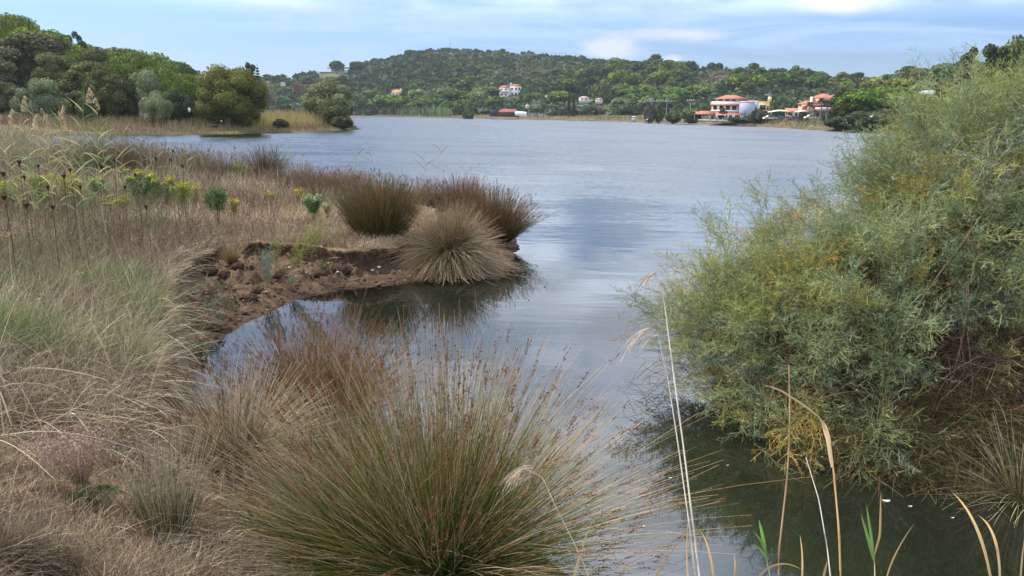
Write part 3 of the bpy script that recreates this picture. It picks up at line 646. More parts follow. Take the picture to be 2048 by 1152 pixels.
for nm, kd, px, tp, wd, y, ti, lb, ct, sd0 in sp:
    big = wd > 60
    px_tree(nm, kd, px, tp, wd, y, lb, ct, None, n=9000 if big else (2600 if wd > 30 else 1300), size=.03 if big else (.055 if wd > 30 else .075), seed=sd0, tint=ti, parts=wd > 25, base=(246 if nm.startswith('garden') or nm.startswith('shore') else None))
for px, tp, y, lb in ((1139, 184, 372., 'dark slender cypress below the white hillside block, the taller left one'), (1148, 192, 372., 'dark slender cypress below the white hillside block, the shorter right one')):
    px_tree('cypress_tree', 'cypress', px, tp, 7, y, lb, 'cypress', None, n=900, size=.2, seed=1, parts=False)

# maquis: the low scrub that covers the hill, past counting
def scrub(name, label, n, x0, x1, yfun, size, pal, seed, wc=None, q=10):
    rs = np.random.default_rng(seed); mb = MB(); px = rs.uniform(x0, x1, n); lo, hi = yfun(px); py = rs.uniform(lo, hi); free = np.ones(n, bool)
    for a_, b_, c_, d_ in ((992, 1046, 168, 210), (776, 808, 178, 212), (632, 704, 118, 166), (1150, 1215, 192, 216), (560, 606, 158, 186)): free &= ~((px > a_) & (px < b_) & (py > c_) & (py < d_))
    px, py = px[free], py[free]; n = len(px)
    ys_ = np.linspace(300, 760, 150); d = ray(px, py); P = (EYE+d[:, 2:3]/d[:, 1:2]*ys_[None]); Xs = d[:, 0:1]/d[:, 1:2]*ys_[None]
    g = ground_h(Xs, np.broadcast_to(ys_, Xs.shape)); hit = g >= P; k = np.argmax(hit, 1); ok = hit.any(1) & (k > 0)
    i = np.nonzero(ok)[0]; k = k[i]; Y_ = ys_[k]+rs.uniform(-3, 0, len(i)); X_ = Xs[i, k]; Z_ = ground_h(X_, Y_)
    s = size*(.55+.9*rs.random(len(i))); patch = fbm(X_/40, Y_/40, 3, 77); pc = np.array(pal)
    ci = np.clip((patch*2.0-.80+rs.normal(size=len(i))*.22)*len(pc), 0, len(pc)-1).astype(int); base = pc[ci]*(.8+.4*rs.random((len(i), 1)))
    dd = norm(rs.normal(size=(len(i), q, 3))); dd[..., 2] = np.abs(dd[..., 2]); C0 = np.stack([X_, Y_, Z_+s*.15], -1)[:, None]+dd*(s[:, None, None]*np.array([.55, .55, .5]))
    nr = norm(dd+rs.normal(size=dd.shape)*.35); t_ = norm(np.cross(nr, rs.normal(size=dd.shape))); b_ = np.cross(nr, t_); ss = s[:, None, None]*(.28+.2*rs.random(dd.shape[:2]+(1,)))
    V = np.stack([C0-t_*ss-b_*ss*.7, C0+t_*ss-b_*ss, C0+t_*ss*.8+b_*ss, C0-t_*ss+b_*ss*.8], 2)
    Cc = np.broadcast_to((base[:, None]*(.85+.3*rs.random(dd.shape[:2]+(1,))))[:, :, None], V.shape)
    mb.add(V, np.arange(V.size//3).reshape(-1, 4), Cc); o = mb.build(name, M_leaf); tag(o, label, 'scrub', None, 'stuff')
ridge_x = [r_[0] for r_ in ridge]; ridge_y = [r_[1] for r_ in ridge]
scrub('hillside_scrub', 'dense dark green scrub covering the whole far hillside', 15000, 500, 1960, lambda p: (np.interp(p, ridge_x, ridge_y)-1, 230+0*p), 3.6, [lin(52, 68, 40), lin(66, 82, 46), lin(78, 90, 54), lin(96, 96, 68), lin(116, 104, 88)], 51)
# ================================================================ buildings of the far shore
WHITE = lin(214, 208, 200); RED = lin(166, 104, 84); PINK = lin(220, 178, 160); YEL = lin(226, 190, 120); GLS = lin(46, 52, 60); PALE = lin(160, 164, 180); WOOD = lin(74, 62, 52)
class Bld:
    """a building: local x to the right as seen from the water, y away, z up"""
    def __init__(s, name, px, row, y, label, cat='building', rz=0.0, snap=False):
        P = aty(np.array(float(px)), np.array(float(row)), y); y0 = y
        if snap: P = hit_far(px, row, 380.); P = aty(np.array(float(px)), np.array(float(row)), P[1]-3.); y = P[1]; print('SNAP', name, px, y0, y)
        s.y = y; s.k = y/1440.; s.z0 = P[2]
        s.e = empty(name, P, label, cat, None, rz-math.atan2(P[0], P[1])*1.0); s.e.scale = (y/y0,)*3
    def part(s, name, fn, m, parent=None, label=None):
        mb = MB(); fn(mb); o = mb.build(name, m, parent or s.e)
        if label: o['label'] = label
        return o
    def wall(s, x0, x1, y0, y1, z0, z1, c, name='wall'): return s.part(name, lambda mb: box(mb, x0, x1, y0, y1, z0, z1, c), M_wall)
    def win(s, x, z, w_, h_, y=0.0, side=None, frame=WHITE):
        f = s.part('window', lambda mb: box(mb, x-w_/2-.1, x+w_/2+.1, y-.08, y+.05, z-.1, z+h_+.1, frame), M_wall)
        s.part('pane', lambda mb: box(mb, x-w_/2, x+w_/2, y-.12, y-.085, z, z+h_, GLS), M_glass, f)
    def hip(s, x0, x1, y0, y1, z, h, c=RED, ov=.5, name='roof', m=None):
        x0, x1, y0, y1 = x0-ov, x1+ov, y0-ov, y1+ov; yc = (y0+y1)/2; r = min((y1-y0)/2, (x1-x0)/2)*.9
        def fn(mb):
            V = [(x0, y0, z), (x1, y0, z), (x1, y1, z), (x0, y1, z), (x0+r, yc, z+h), (x1-r, yc, z+h), (x0, y0, z-.25), (x1, y0, z-.25), (x1, y1, z-.25), (x0, y1, z-.25)]
            mb.add(V, [(0, 1, 5, 4), (2, 3, 4, 5), (1, 2, 5, 5), (3, 0, 4, 4), (6, 7, 1, 0), (7, 8, 2, 1), (8, 9, 3, 2), (9, 6, 0, 3), (9, 8, 7, 6)], c)
        return s.part(name, fn, m or M_tile)
    def shed(s, x0, x1, y0, y1, z0, z1, c=RED, name='awning', m=None):
        def fn(mb):
            V = [(x0, y0, z0), (x1, y0, z0), (x1, y1, z1), (x0, y1, z1)]; V += [(a, b, d-.2) for a, b, d in V]
            mb.add(V, [(0, 1, 2, 3), (7, 6, 5, 4), (0, 4, 5, 1), (1, 5, 6, 2), (2, 6, 7, 3), (3, 7, 4, 0)], c)
        return s.part(name, fn, m or M_tile)
# red roofed hotel (px 1412..1502, rows 196..240)
b = Bld('hotel', 1420, 241, 262., 'white hotel with red tiled roofs, balconies and a pale windowless wing')
b.wall(.2, 9.2, 0, 9, 0, 6.4, WHITE); b.wall(1.6, 9.2, 1.6, 8.5, 6.4, 7.5, WHITE, 'upper_wall')
b.shed(-.3, 9.6, -1.2, 1.8, 5.2, 6.4, name='lower_roof'); b.hip(1.4, 11.6, 1.4, 9, 7.35, 1.3)
for i in range(3): b.win(3.0+i*2.2, 6.65, 1.4, .55, 1.58)
for i in range(5): b.part('balcony_column', lambda mb: box(mb, .2+i*2.1, .5+i*2.1, -1.05, -.75, 2.9, 5.15, WHITE), M_wall)
for i in range(4): b.win(1.35+i*2.1, 3.1, 1.2, 1.9)
b.part('balcony_slab', lambda mb: box(mb, 0, 9.4, -1.2, -.03, 2.62, 2.86, WHITE), M_wall)
b.part('balcony_railing', lambda mb: box(mb, 0, 9.4, -1.28, -1.2, 2.86, 3.6, lin(214, 206, 200)), M_wall)
b.shed(-5.6, 1.2, -5, -1.3, 2.1, 3.2); b.shed(1.3, 10.4, -4.6, -1.3, 1.9, 2.8)
for i in range(7): b.part('awning_post', lambda mb: box(mb, -5.3+i*2.5, -5.1+i*2.5, -4.8, -4.6, -.1, 1.95, lin(200, 196, 190)), M_wall)
b.wall(9.25, 14.2, -2.2, 7, 0, 6.1, PALE, 'wing'); b.wall(14.25, 15.6, .6, 7, 0, 6.7, PALE, 'stair_tower')  # wing and tower: bluish shade of a white wall put into the wall colour
b.shed(9.1, 15.9, 2.4, 7.3, 6.5, 7.1, name='wing_roof')
for i in range(3): b.win(10.4+i*1.1, 1.0, .5, 1.1, -2.2)
b.win(14.9, 3.2, .7, 1.4, .6)
b.part('parapet', lambda mb: box(mb, 9.25, 14.2, -2.3, -2.05, 6.1, 6.6, WHITE), M_wall)
# yellow house
b = Bld('yellow_house', 1503, 240, 268., 'yellow flat roofed house with arched openings and a small rooftop tower', 'house')
b.wall(0, 5.6, 0, 7, 0, 6.2, YEL)
b.part('parapet', lambda mb: box(mb, -.12, 5.72, -.12, 7.1, 6.2, 6.45, lin(232, 204, 142)), M_wall)
b.wall(4.9, 6.1, .8, 3, 6.46, 8.0, lin(234, 214, 158), 'roof_tower')
b.win(3.4, 3.6, 2.0, 1.6, 0, frame=lin(230, 220, 190)); b.win(5.1, 3.6, .6, 1.3, 0, frame=lin(230, 220, 190))
def arch(mb, x, z, w_, h_, y, c):
    a = np.linspace(0, np.pi, 9); V = [(x-w_/2, y, z), (x+w_/2, y, z)]
    for i in range(8):
        p, q = a[i], a[i+1]; o = [(x+w_/2*math.cos(p), y, z+h_+w_/2*math.sin(p)), (x+w_/2*math.cos(q), y, z+h_+w_/2*math.sin(q)), (x+w_/2*math.cos(q), y, z), (x+w_/2*math.cos(p), y, z)]
        mb.add(o+[(u_, y+.1, v_) for u_, _, v_ in o], [(0, 1, 2, 3), (4, 5, 1, 0)], c)
for x, z in ((1.1, 3.3), (1.1, .2), (3.2, .2)): b.part('arched_window', lambda mb: arch(mb, x, z, 1.1, 1.0, -.06, GLS), M_glass)
b.part('antenna', lambda mb: [box(mb, 5.4, 5.46, 1.5, 1.56, 8.0, 10.2, lin(150, 150, 150)), box(mb, 4.8, 6.1, 1.5, 1.55, 9.6, 9.66, lin(150, 150, 150)), box(mb, 5.0, 5.9, 1.5, 1.55, 9.2, 9.25, lin(150, 150, 150))], M_metal)
# pink hotel
b = Bld('pink_hotel', 1594, 238, 256., 'large pink hotel with stepped red hipped roofs behind two palms')
b.wall(0, 5.2, 0, 9, 0, 4.9, PINK); b.wall(3.6, 12.4, 1.0, 11, 0, 6.9, PINK, 'central_wall'); b.wall(10.6, 13.0, -.6, 8, 0, 7.1, lin(226, 190, 178), 'right_wall')
b.hip(0, 5.4, 0, 9, 5.0, 1.1, name='left_roof'); b.hip(4.0, 11.2, 1.0, 10, 7.0, 1.5); b.hip(8.6, 13.2, -.6, 8, 6.9, 1.3, name='right_roof')
b.shed(3.7, 10.5, -1.0, 1.0, 4.6, 5.3, name='balcony_roof'); b.part('balcony_slab', lambda mb: box(mb, 5.3, 10.5, -1.0, .98, 2.9, 3.1, WHITE), M_wall)
b.part('balcony_railing', lambda mb: box(mb, 5.3, 10.5, -1.08, -1.0, 3.1, 3.9, lin(232, 206, 196)), M_wall)
b.part('roof_tower', lambda mb: box(mb, 3.5, 4.4, -.3, 1.0, 0, 7.3, lin(234, 206, 190)), M_wall)
b.part('arched_window', lambda mb: arch(mb, 2.0, 2.6, 1.6, .9, -.06, lin(150, 110, 96)), M_glass)
for i in range(3): b.win(6.4+i*1.6, 3.4, .9, 1.7, 1.0)
for i in range(3): b.win(6.4+i*1.6, .6, .9, 1.6, 1.0)
for z in (.7, 3.6, 5.4): b.win(11.8, z, .9, 1.0, -.6)
# restaurant canopies and terrace
def canopy(px, row, y, w_, h_, label, c=lin(232, 224, 198)):
    P = aty(np.array(float(px)), np.array(float(row)), y); e = empty('canopy', P, label, 'canopy', 'cream canopies on the waterfront'); mb = MB()
    u = np.linspace(-1, 1, 13)[None]*np.ones((7, 1)); v = np.linspace(-1, 1, 7)[:, None]*np.ones((1, 13))
    z = 2.2+h_*(1-np.abs(u)**2)*(1-.5*v*v); mb.add(np.stack([u*w_/2, v*2.2, z], -1), grid_faces(7, 13), c); mb.add(np.stack([u*w_/2, v*2.2, z-.06], -1), grid_faces(7, 13)[:, ::-1], c); mb.build('canopy_cloth', M_cloth, e)
    for sx in (-1, 1):
        for sy_ in (-1, 1): m2_ = MB(); box(m2_, sx*w_*.48-.05, sx*w_*.48+.05, sy_*2.1-.05, sy_*2.1+.05, 0, 2.2, WHITE); m2_.build('canopy_pole', M_metal, e)
canopy(1558, 238, 250., 7.2, .75, 'wide cream canopy right of the yellow house'); canopy(1603, 238, 249., 4.2, .6, 'smaller cream canopy left of the palms')
b = Bld('restaurant_pavilion', 1568, 237, 256., 'low open restaurant with a long red tiled roof behind the cream canopies', 'pavilion')
b.shed(0, 9, 0, 5, 2.4, 3.5, name='roof')
for i in range(4): b.part('post', lambda mb: box(mb, .3+i*2.8, .5+i*2.8, .2, .4, 0, 2.4, WHITE), M_wall)
b.part('counter', lambda mb: box(mb, .6, 8.4, 4.2, 4.5, 0, 1.1, lin(200, 150, 130)), M_wall)
for i, (px, c, lb) in enumerate(((1560, lin(60, 110, 170), 'left'), (1572, lin(50, 96, 160), 'middle'), (1590, lin(64, 120, 190), 'right'))):
    P = aty(np.array(float(px)), np.array(237.), 247.); mb = MB()
    for x in (-.8, .8):
        for y_ in (-.5, .5): box(mb, x-.05, x+.05, y_-.05, y_+.05, 0, .75, WHITE)
    box(mb, -.9, .9, -.6, .6, .752, .80, c); box(mb, -.92, .92, -.62, -.6, .3, .81, c); box(mb, -.92, .92, .6, .62, .3, .81, c)
    o = mb.build('cafe_table', M_cloth, loc=P); tag(o, f'{lb} one of three tables with blue cloths under the canopies', 'table', 'blue clothed tables on the waterfront')
# palms
def palm(px, top, row, y, label, sd0):
    Tp = aty(np.array(float(px)), np.array(float(top)), y); Bs = aty(np.array(float(px)), np.array(float(row)), y); h = (Tp[2]-Bs[2])*.80; rs = np.random.default_rng(sd0)
    e = empty('palm_tree', Bs, label, 'palm', 'palms in front of the pink hotel'); tb = MB(); limb(tb, [(0, 0, 0), (.05, 0, h*.5), (0, 0, h)], .26, .2, BARKG, 7); tb.build('trunk', M_bark, e)
    n = 46; a = rs.random(n)*6.283; el_ = rs.uniform(-.5, 1.3, n); d = np.stack([np.cos(a)*np.cos(el_), np.sin(a)*np.cos(el_), np.sin(el_)], -1)
    P = curve(np.tile([[0, 0, h]], (n, 1)), d, np.full(n, 1.7), np.tile([[0, 0, -.7]], (n, 1)), 6); mb = MB(); ribbons(mb, P, np.tile([[.12, .4, .55, .5, .35, .05]], (n, 1)), lin(84, 100, 62), rs)
    mb.build('crown', M_leaf, e)
palm(1617, 202, 238, 247., 'left palm with a low round head before the pink hotel', 1); palm(1640, 192, 238, 247., 'middle palm, the tallest, before the pink hotel', 2); palm(1652, 197, 238, 246., 'right palm beside the tallest one before the pink hotel', 3)
# white hillside block
b = Bld('apartment_house', 998, 191, 470., 'white three storey house with red roof among pines on the hillside', 'house', snap=True)
b.wall(0, 6.2, 0, 8, -4, 4.9, WHITE); b.wall(6.25, 13.8, 1, 9, -4, 6.0, WHITE, 'right_wall'); b.hip(0, 6.2, 0, 8, 4.95, 1.2, name='left_roof', ov=.3); b.hip(6.2, 13.8, 1, 9, 6.05, 1.0, ov=.3)
for x in (1.6, 4.2): b.win(x, 2.6, 1.2, 1.4); b.win(x, -.4, 1.2, 1.4)
for x in (8, 10.4, 12.4): b.win(x, 3.6, 1.1, 1.2, 1.0); b.win(x, .6, 1.1, 1.2, 1.0)
for z in (2.2, -1.0): b.part('balcony', lambda mb: box(mb, .4, 5.8, -1.0, -.02, z, z+.85, lin(236, 234, 232)), M_wall)
b.part('chimney', lambda mb: box(mb, 7.0, 7.8, 3, 3.8, 6.2, 7.8, WHITE), M_wall)
# small house left
b = Bld('small_house', 783, 193, 520., 'small white house with orange roof and chimney in the pines left of centre', 'house', snap=True)
b.wall(0, 7.6, 0, 6, -1.5, 2.7, WHITE); b.hip(0, 7.6, 0, 6, 2.75, 1.5, lin(206, 128, 92))
for x in (1.6, 3.6, 5.6): b.win(x, .5, .8, 1.3)
b.part('chimney', lambda mb: box(mb, 6.0, 6.9, 1.2, 2.1, 3.0, 5.2, lin(226, 206, 170)), M_wall)
# modern villa on the ridge
b = Bld('modern_villa', 640, 146, 640., 'flat roofed modern villa with glass front on the ridge left of the hill', 'villa', snap=True)
b.wall(0, 26, 4, 12, -4, 1.5, lin(186, 186, 176)); b.part('roof_slab', lambda mb: box(mb, 6, 20, -1, 11, 4.2, 4.7, lin(150, 156, 160)), M_wall); b.part('glass_front', lambda mb: box(mb, 9, 20, 1.2, 1.4, 1.5, 4.2, lin(120, 140, 150)), M_glass)
b.part('terrace', lambda mb: box(mb, -4, 26, -2, 4, .6, 1.3, lin(196, 198, 190)), M_wall); b.part('dark_roof', lambda mb: box(mb, 18, 30, 2, 12, 4.75, 5.3, lin(96, 100, 106)), M_wall)
b.part('column', lambda mb: [box(mb, x, x+.3, -.6, -.3, 1.3, 4.2, WHITE) for x in (6.5, 10, 13.5, 17)], M_wall)
# small houses far left, partly behind trees
for px, row, y, w_, lb, rc in ((566, 168, 470., 4, 'tiny white house left of the reddish tree', lin(150, 150, 156)), (600, 171, 485., 5, 'tiny white house with orange roof right of the reddish tree', lin(190, 110, 80)), (1096, 194, 440., 4.5, 'tiny white shed in the trees right of the hillside block', WHITE), (1056, 214, 400., 4, 'tiny pale hut low in the trees above the barn', lin(200, 196, 190)), (1198, 202, 410., 5.5, 'small white chapel like house in the clearing right of centre', WHITE), (1168, 201, 410., 8, 'long low white wall of a house left of the chapel like house', WHITE), (1268, 236, 300., 2.2, 'small square pale hut at the shore below the pines', lin(190, 184, 172)), (1856, 200, 200., 9, 'pale building glimpsed through the top of the tamarisk', PALE)):
    b = Bld('cottage', px, row, y, lb, 'house'); w_ *= .7; h = w_*.26
    b.wall(-w_/2, w_/2, 0, w_*.8, -1.5, h, WHITE if rc is not PALE else PALE); b.hip(-w_/2, w_/2, 0, w_*.8, h+.02, w_*.14, rc if rc is not WHITE else lin(176, 150, 136), .2)
    b.win(-w_*.2, h*.3, w_*.12, h*.4); b.win(w_*.2, h*.3, w_*.12, h*.4)
# barn with red roof and the pale tent beside it
b = Bld('barn', 1000, 231, 352., 'low dark shed with a rusty red sheet roof at the far shore', 'shed')
b.wall(-1, 8.6, 0, 6, -.5, 1.65, WOOD)
b.part('roof', lambda mb: mb.add([(-1.2, -.4, 1.7), (9, -.4, 1.7), (7, 3, 3.1), (1.2, 3, 3.1), (-1.2, 6.4, 1.7), (9, 6.4, 1.7)], [(0, 1, 2, 3), (3, 2, 5, 4), (0, 3, 4, 4), (1, 5, 2, 2)], lin(130, 72, 64)), M_tile)
b.part('gable_wall', lambda mb: box(mb, -4.6, -1.05, 1, 5, -.5, 2.6, lin(64, 62, 66)), M_wall)
b = Bld('tent', 1040, 231, 350., 'low pale tent like greenhouse right of the red roofed shed', 'tent')
def tent(mb):
    u = np.linspace(0, np.pi, 9)[None]*np.ones((6, 1)); x = np.linspace(-2.4, 3, 6)[:, None]*np.ones((1, 9)); mb.add(np.stack([x, 2-2*np.cos(u), 1.9*np.sin(u)*(1-.06*(x-0)**2/3)], -1), grid_faces(6, 9), lin(210, 212, 214))
b.part('cover', tent, M_cloth); b.part('frame', lambda mb: [box(mb, x, x+.1, -.05, 4.05, 0, .2, WHITE) for x in (-2.4, 2.9)], M_metal)
# parked cars far off, small boat
def car(px, row, y, c, label):
    P = aty(np.array(float(px)), np.array(float(row)), y); e = empty('parked_car', P, label, 'car', 'cars parked at the far shore')
    mb = MB(); V = [(-2.1, z) for z in (.35,)]
    prof = [(-2.1, .35), (-2.1, .85), (-1.3, .95), (-.8, 1.42), (.7, 1.42), (1.3, .95), (2.1, .85), (2.1, .35)]
    V = [(x, s_*.85, z) for s_ in (-1, 1) for x, z in prof]; Fc = [(i, i+1, i+9, i+8) for i in range(7)]+[(0, 1, 6, 7), (2, 3, 4, 5), (1, 2, 5, 6), (8, 9, 14, 15), (10, 11, 12, 13), (9, 10, 13, 14)]
    mb.add(V, Fc, c); mb.build('body', M_metal, e)
    mb = MB(); box(mb, -.85, .75, -.87, .87, 1.0, 1.34, GLS); mb.build('window', M_glass, e)
    for x in (-1.3, 1.3):
        for s_ in (-1, 1):
            a = np.linspace(0, 2*np.pi, 13); mb = MB(); Rg = np.stack([np.stack([x+.33*np.cos(a), np.full(13, s_*.72+d_), .33+.33*np.sin(a)], -1) for d_ in (0, .18*s_)]); mb.add(Rg, grid_faces(2, 13), lin(30, 30, 30))
            cc = np.stack([np.tile([x, s_*.9, .33], (13, 1)), Rg[1]]); mb.add(cc, grid_faces(2, 13), lin(90, 90, 90)); mb.build('wheel', M_metal, e)
car(1066, 231, 338., WHITE, 'white car, left of two parked right of the pale tent'); car(1081, 232, 338., lin(220, 222, 226), 'white car, right of two parked right of the pale tent')
car(1203, 216, 390., WHITE, 'white car parked in the clearing below the chapel like house'); car(1348, 236, 272., lin(210, 220, 230), 'pale car parked left of the restaurant awning')
car(1368, 236, 272., lin(196, 214, 236), 'light blue car beside the restaurant awning'); car(1540, 240, 240., WHITE, 'white car by the grey-green shore bush'); car(1622, 239, 240., WHITE, 'white car parked under the palms'); car(1490, 241, 252., lin(120, 126, 134), 'grey car in front of the pale hotel wing')
# waterfront low wall and umbrellas
P = aty(np.array(1364.), np.array(240.), 262.); P2 = aty(np.array(1470.), np.array(242.), 255.)
e = empty('low_wall', P, 'low white boundary wall with short pillars before the hotel', 'wall', None, math.atan2(P2[1]-P[1], P2[0]-P[0])); ln = float(np.hypot(*(P2-P)[:2]))
mb = MB(); box(mb, 0, ln, -.1, .1, -.4, .35, WHITE); mb.build('wall_base', M_wall, e)
for i in range(14): mb = MB(); box(mb, i*ln/13-.14, i*ln/13+.14, -.14, .14, .353, 1.0, WHITE); mb.build('pillar', M_wall, e)
for i, px in enumerate((1432, 1456, 1468)):
    P = aty(np.array(float(px)), np.array(240.), 252.); e = empty('parasol', P, f'{("left", "middle", "right")[i]} one of three folded white parasols before the red roofed hotel', 'parasol', 'folded parasols before the hotel')
    mb = MB(); limb(mb, [(0, 0, 0), (0, 0, 2.4)], .04, .04, WHITE); mb.build('pole', M_metal, e); mb = MB(); limb(mb, [(0, 0, .9), (0, 0, 1.6), (0, 0, 2.5)], .28, .05, WHITE, 8); mb.build('folded_cloth', M_cloth, e)
# power poles and wires
poles = []
PP = [(1302, 199, 233, 318., 'concrete power pole with a transformer, leftmost of the row'), (1318, 197, 236, 300., 'slim power pole with stacked insulators, second of the row'), (1332, 199, 234, 310., 'concrete power pole with a wide loaded crossarm, third of the row'), (1379, 197, 236, 292., 'power pole standing behind the garden thicket'), (1534, 186, 228, 300., 'power pole with a crossarm behind the yellow house')]
for k, (px, tp, rw, y, lb) in enumerate(PP):
    Tp = aty(np.array(float(px)), np.array(float(tp)), y); Bs = aty(np.array(float(px)), np.array(float(rw)), y); h = Tp[2]-Bs[2]; e = empty('power_pole', Bs, lb, 'power pole', 'power poles along the far shore')
    mb = MB(); limb(mb, [(0, 0, 0), (0, 0, h)], .17, .11, lin(150, 146, 140)); mb.build('post', M_wall, e)
    w_ = 2.2 if k in (0, 2) else 1.3; mb = MB(); box(mb, -w_, w_, -.08, .08, h-.9, h-.72, lin(170, 168, 164)); mb.build('crossarm', M_wall, e)
    mb = MB(); [box(mb, x-.1, x+.1, -.1, .1, h-.719, h-.4, lin(210, 210, 206)) for x in np.linspace(-w_*.9, w_*.9, 4)]; mb.build('insulators', M_wall, e)
    if k in (0, 2): mb = MB(); box(mb, -.4, .5, -.3, .3, h-.2, h+.3, lin(150, 152, 154)); box(mb, -.8, 1.0, .1, .2, h-.72, h-.2, lin(150, 152, 154)); mb.build('transformer', M_metal, e)
    poles.append(Tp-np.array([0, 0, .5]))
for k, (a, c, lb) in enumerate(((0, 2, 'sagging power line between the leftmost and third poles'), (2, 3, 'sagging power line from the third pole to the one behind the garden thicket'), (3, 4, 'long sagging power line crossing in front of the pines to the yellow house'))):
    t_ = np.linspace(0, 1, 16)[:, None]; mb = MB()
    for dz in (0, .35): P = poles[a]*(1-t_)+poles[c]*t_-np.array([0, 0, 1])*(1.4*4*t_*(1-t_)+dz); tubes(mb, P[None], np.full((1, 16), .05), lin(60, 60, 60), 3)
    tag(mb.build('power_line', M_metal), lb, 'power line', 'power lines along the far shore')
# mast at the summit
P = aty(np.array(900.), np.array(101.), 722.); h = float(aty(np.array(900.), np.array(74.), 722.)[2]-P[2])
e = empty('radio_mast', P-np.array([0, 0, 4]), 'thin tall lattice mast on the summit of the hill', 'mast'); mb = MB()
for i in range(3): a = i*2.094; box(mb, .35*math.cos(a)-.09, .35*math.cos(a)+.09, .35*math.sin(a)-.09, .35*math.sin(a)+.09, 0, h+4, lin(150, 152, 160))
mb.build('mast_leg', M_metal, e); mb = MB(); [box(mb, -.36, .36, -.3, .3, z, z+.12, lin(150, 152, 160)) for z in np.arange(1, h+4, 1.3)]; mb.build('cross_brace', M_metal, e)
# birds
def egret(px, row, y, label, k=1.0):
    P = aty(np.array(float(px)), np.array(float(row)), y); e = empty('egret', P, label, 'bird', 'white birds along the shore'); mb = MB()
    W_ = lin(236, 236, 232)
    pts = np.array([(-.28, 0, .42), (-.15, 0, .48), (.0, 0, .52), (.14, 0, .58), (.2, 0, .72), (.16, 0, .86), (.2, 0, .95), (.26, 0, .95), (.4, 0, .92)])*k; wd = np.array([.03, .16, .22, .16, .06, .045, .07, .05, .01])*k
    tubes(mb, pts[None], wd[None], W_, 8); mb.build('body', M_bird, e)
    mb = MB(); tubes(mb, (np.array([[(0, .03, .45), (0, .03, .2), (.02, .03, -.05)], [(0, -.03, .45), (0, -.03, .2), (.02, -.03, -.05)]])*k), np.full((2, 3), .02*k), lin(50, 48, 44), 4); mb.build('legs', M_bird, e)
egret(1742, 240, 158., 'white bird standing in the shallows at the far right shore', 1.4); egret(1294, 243.5, 292., 'tiny white bird at the waterline left of the power poles', 1.6); egret(1622, 257, 178., 'white bird at the waterline under the pink hotel', .9)
# bleached boulder and a dark log on the left shore
def boulder(name, px, row, y, s, c, label, cat, sd0, m=None):
    P = aty(np.array(float(px)), np.array(float(row)), y); mb = MB(); core_sphere(mb, (0, 0, s[2]*.4), s, c, sd0, 16, 10, .35); o = mb.build(name, m or M_stone, smooth=False, loc=P); return tag(o, label, cat)
boulder('boulder', 379, 222, 87., (.15, .14, .26), lin(204, 196, 184), 'pale upright boulder in the grass left of the lone shore pine', 'rock', 3)
boulder('driftwood', 431, 253, 86., (.4, .18, .15), lin(64, 44, 34), 'dark brown lump of driftwood on the grassy point below the lone pine', 'driftwood', 5)
boulder('boulder', 443, 243, 88., (.1, .1, .1), lin(214, 200, 180), 'small pale stone under the lone shore pine', 'rock', 6)
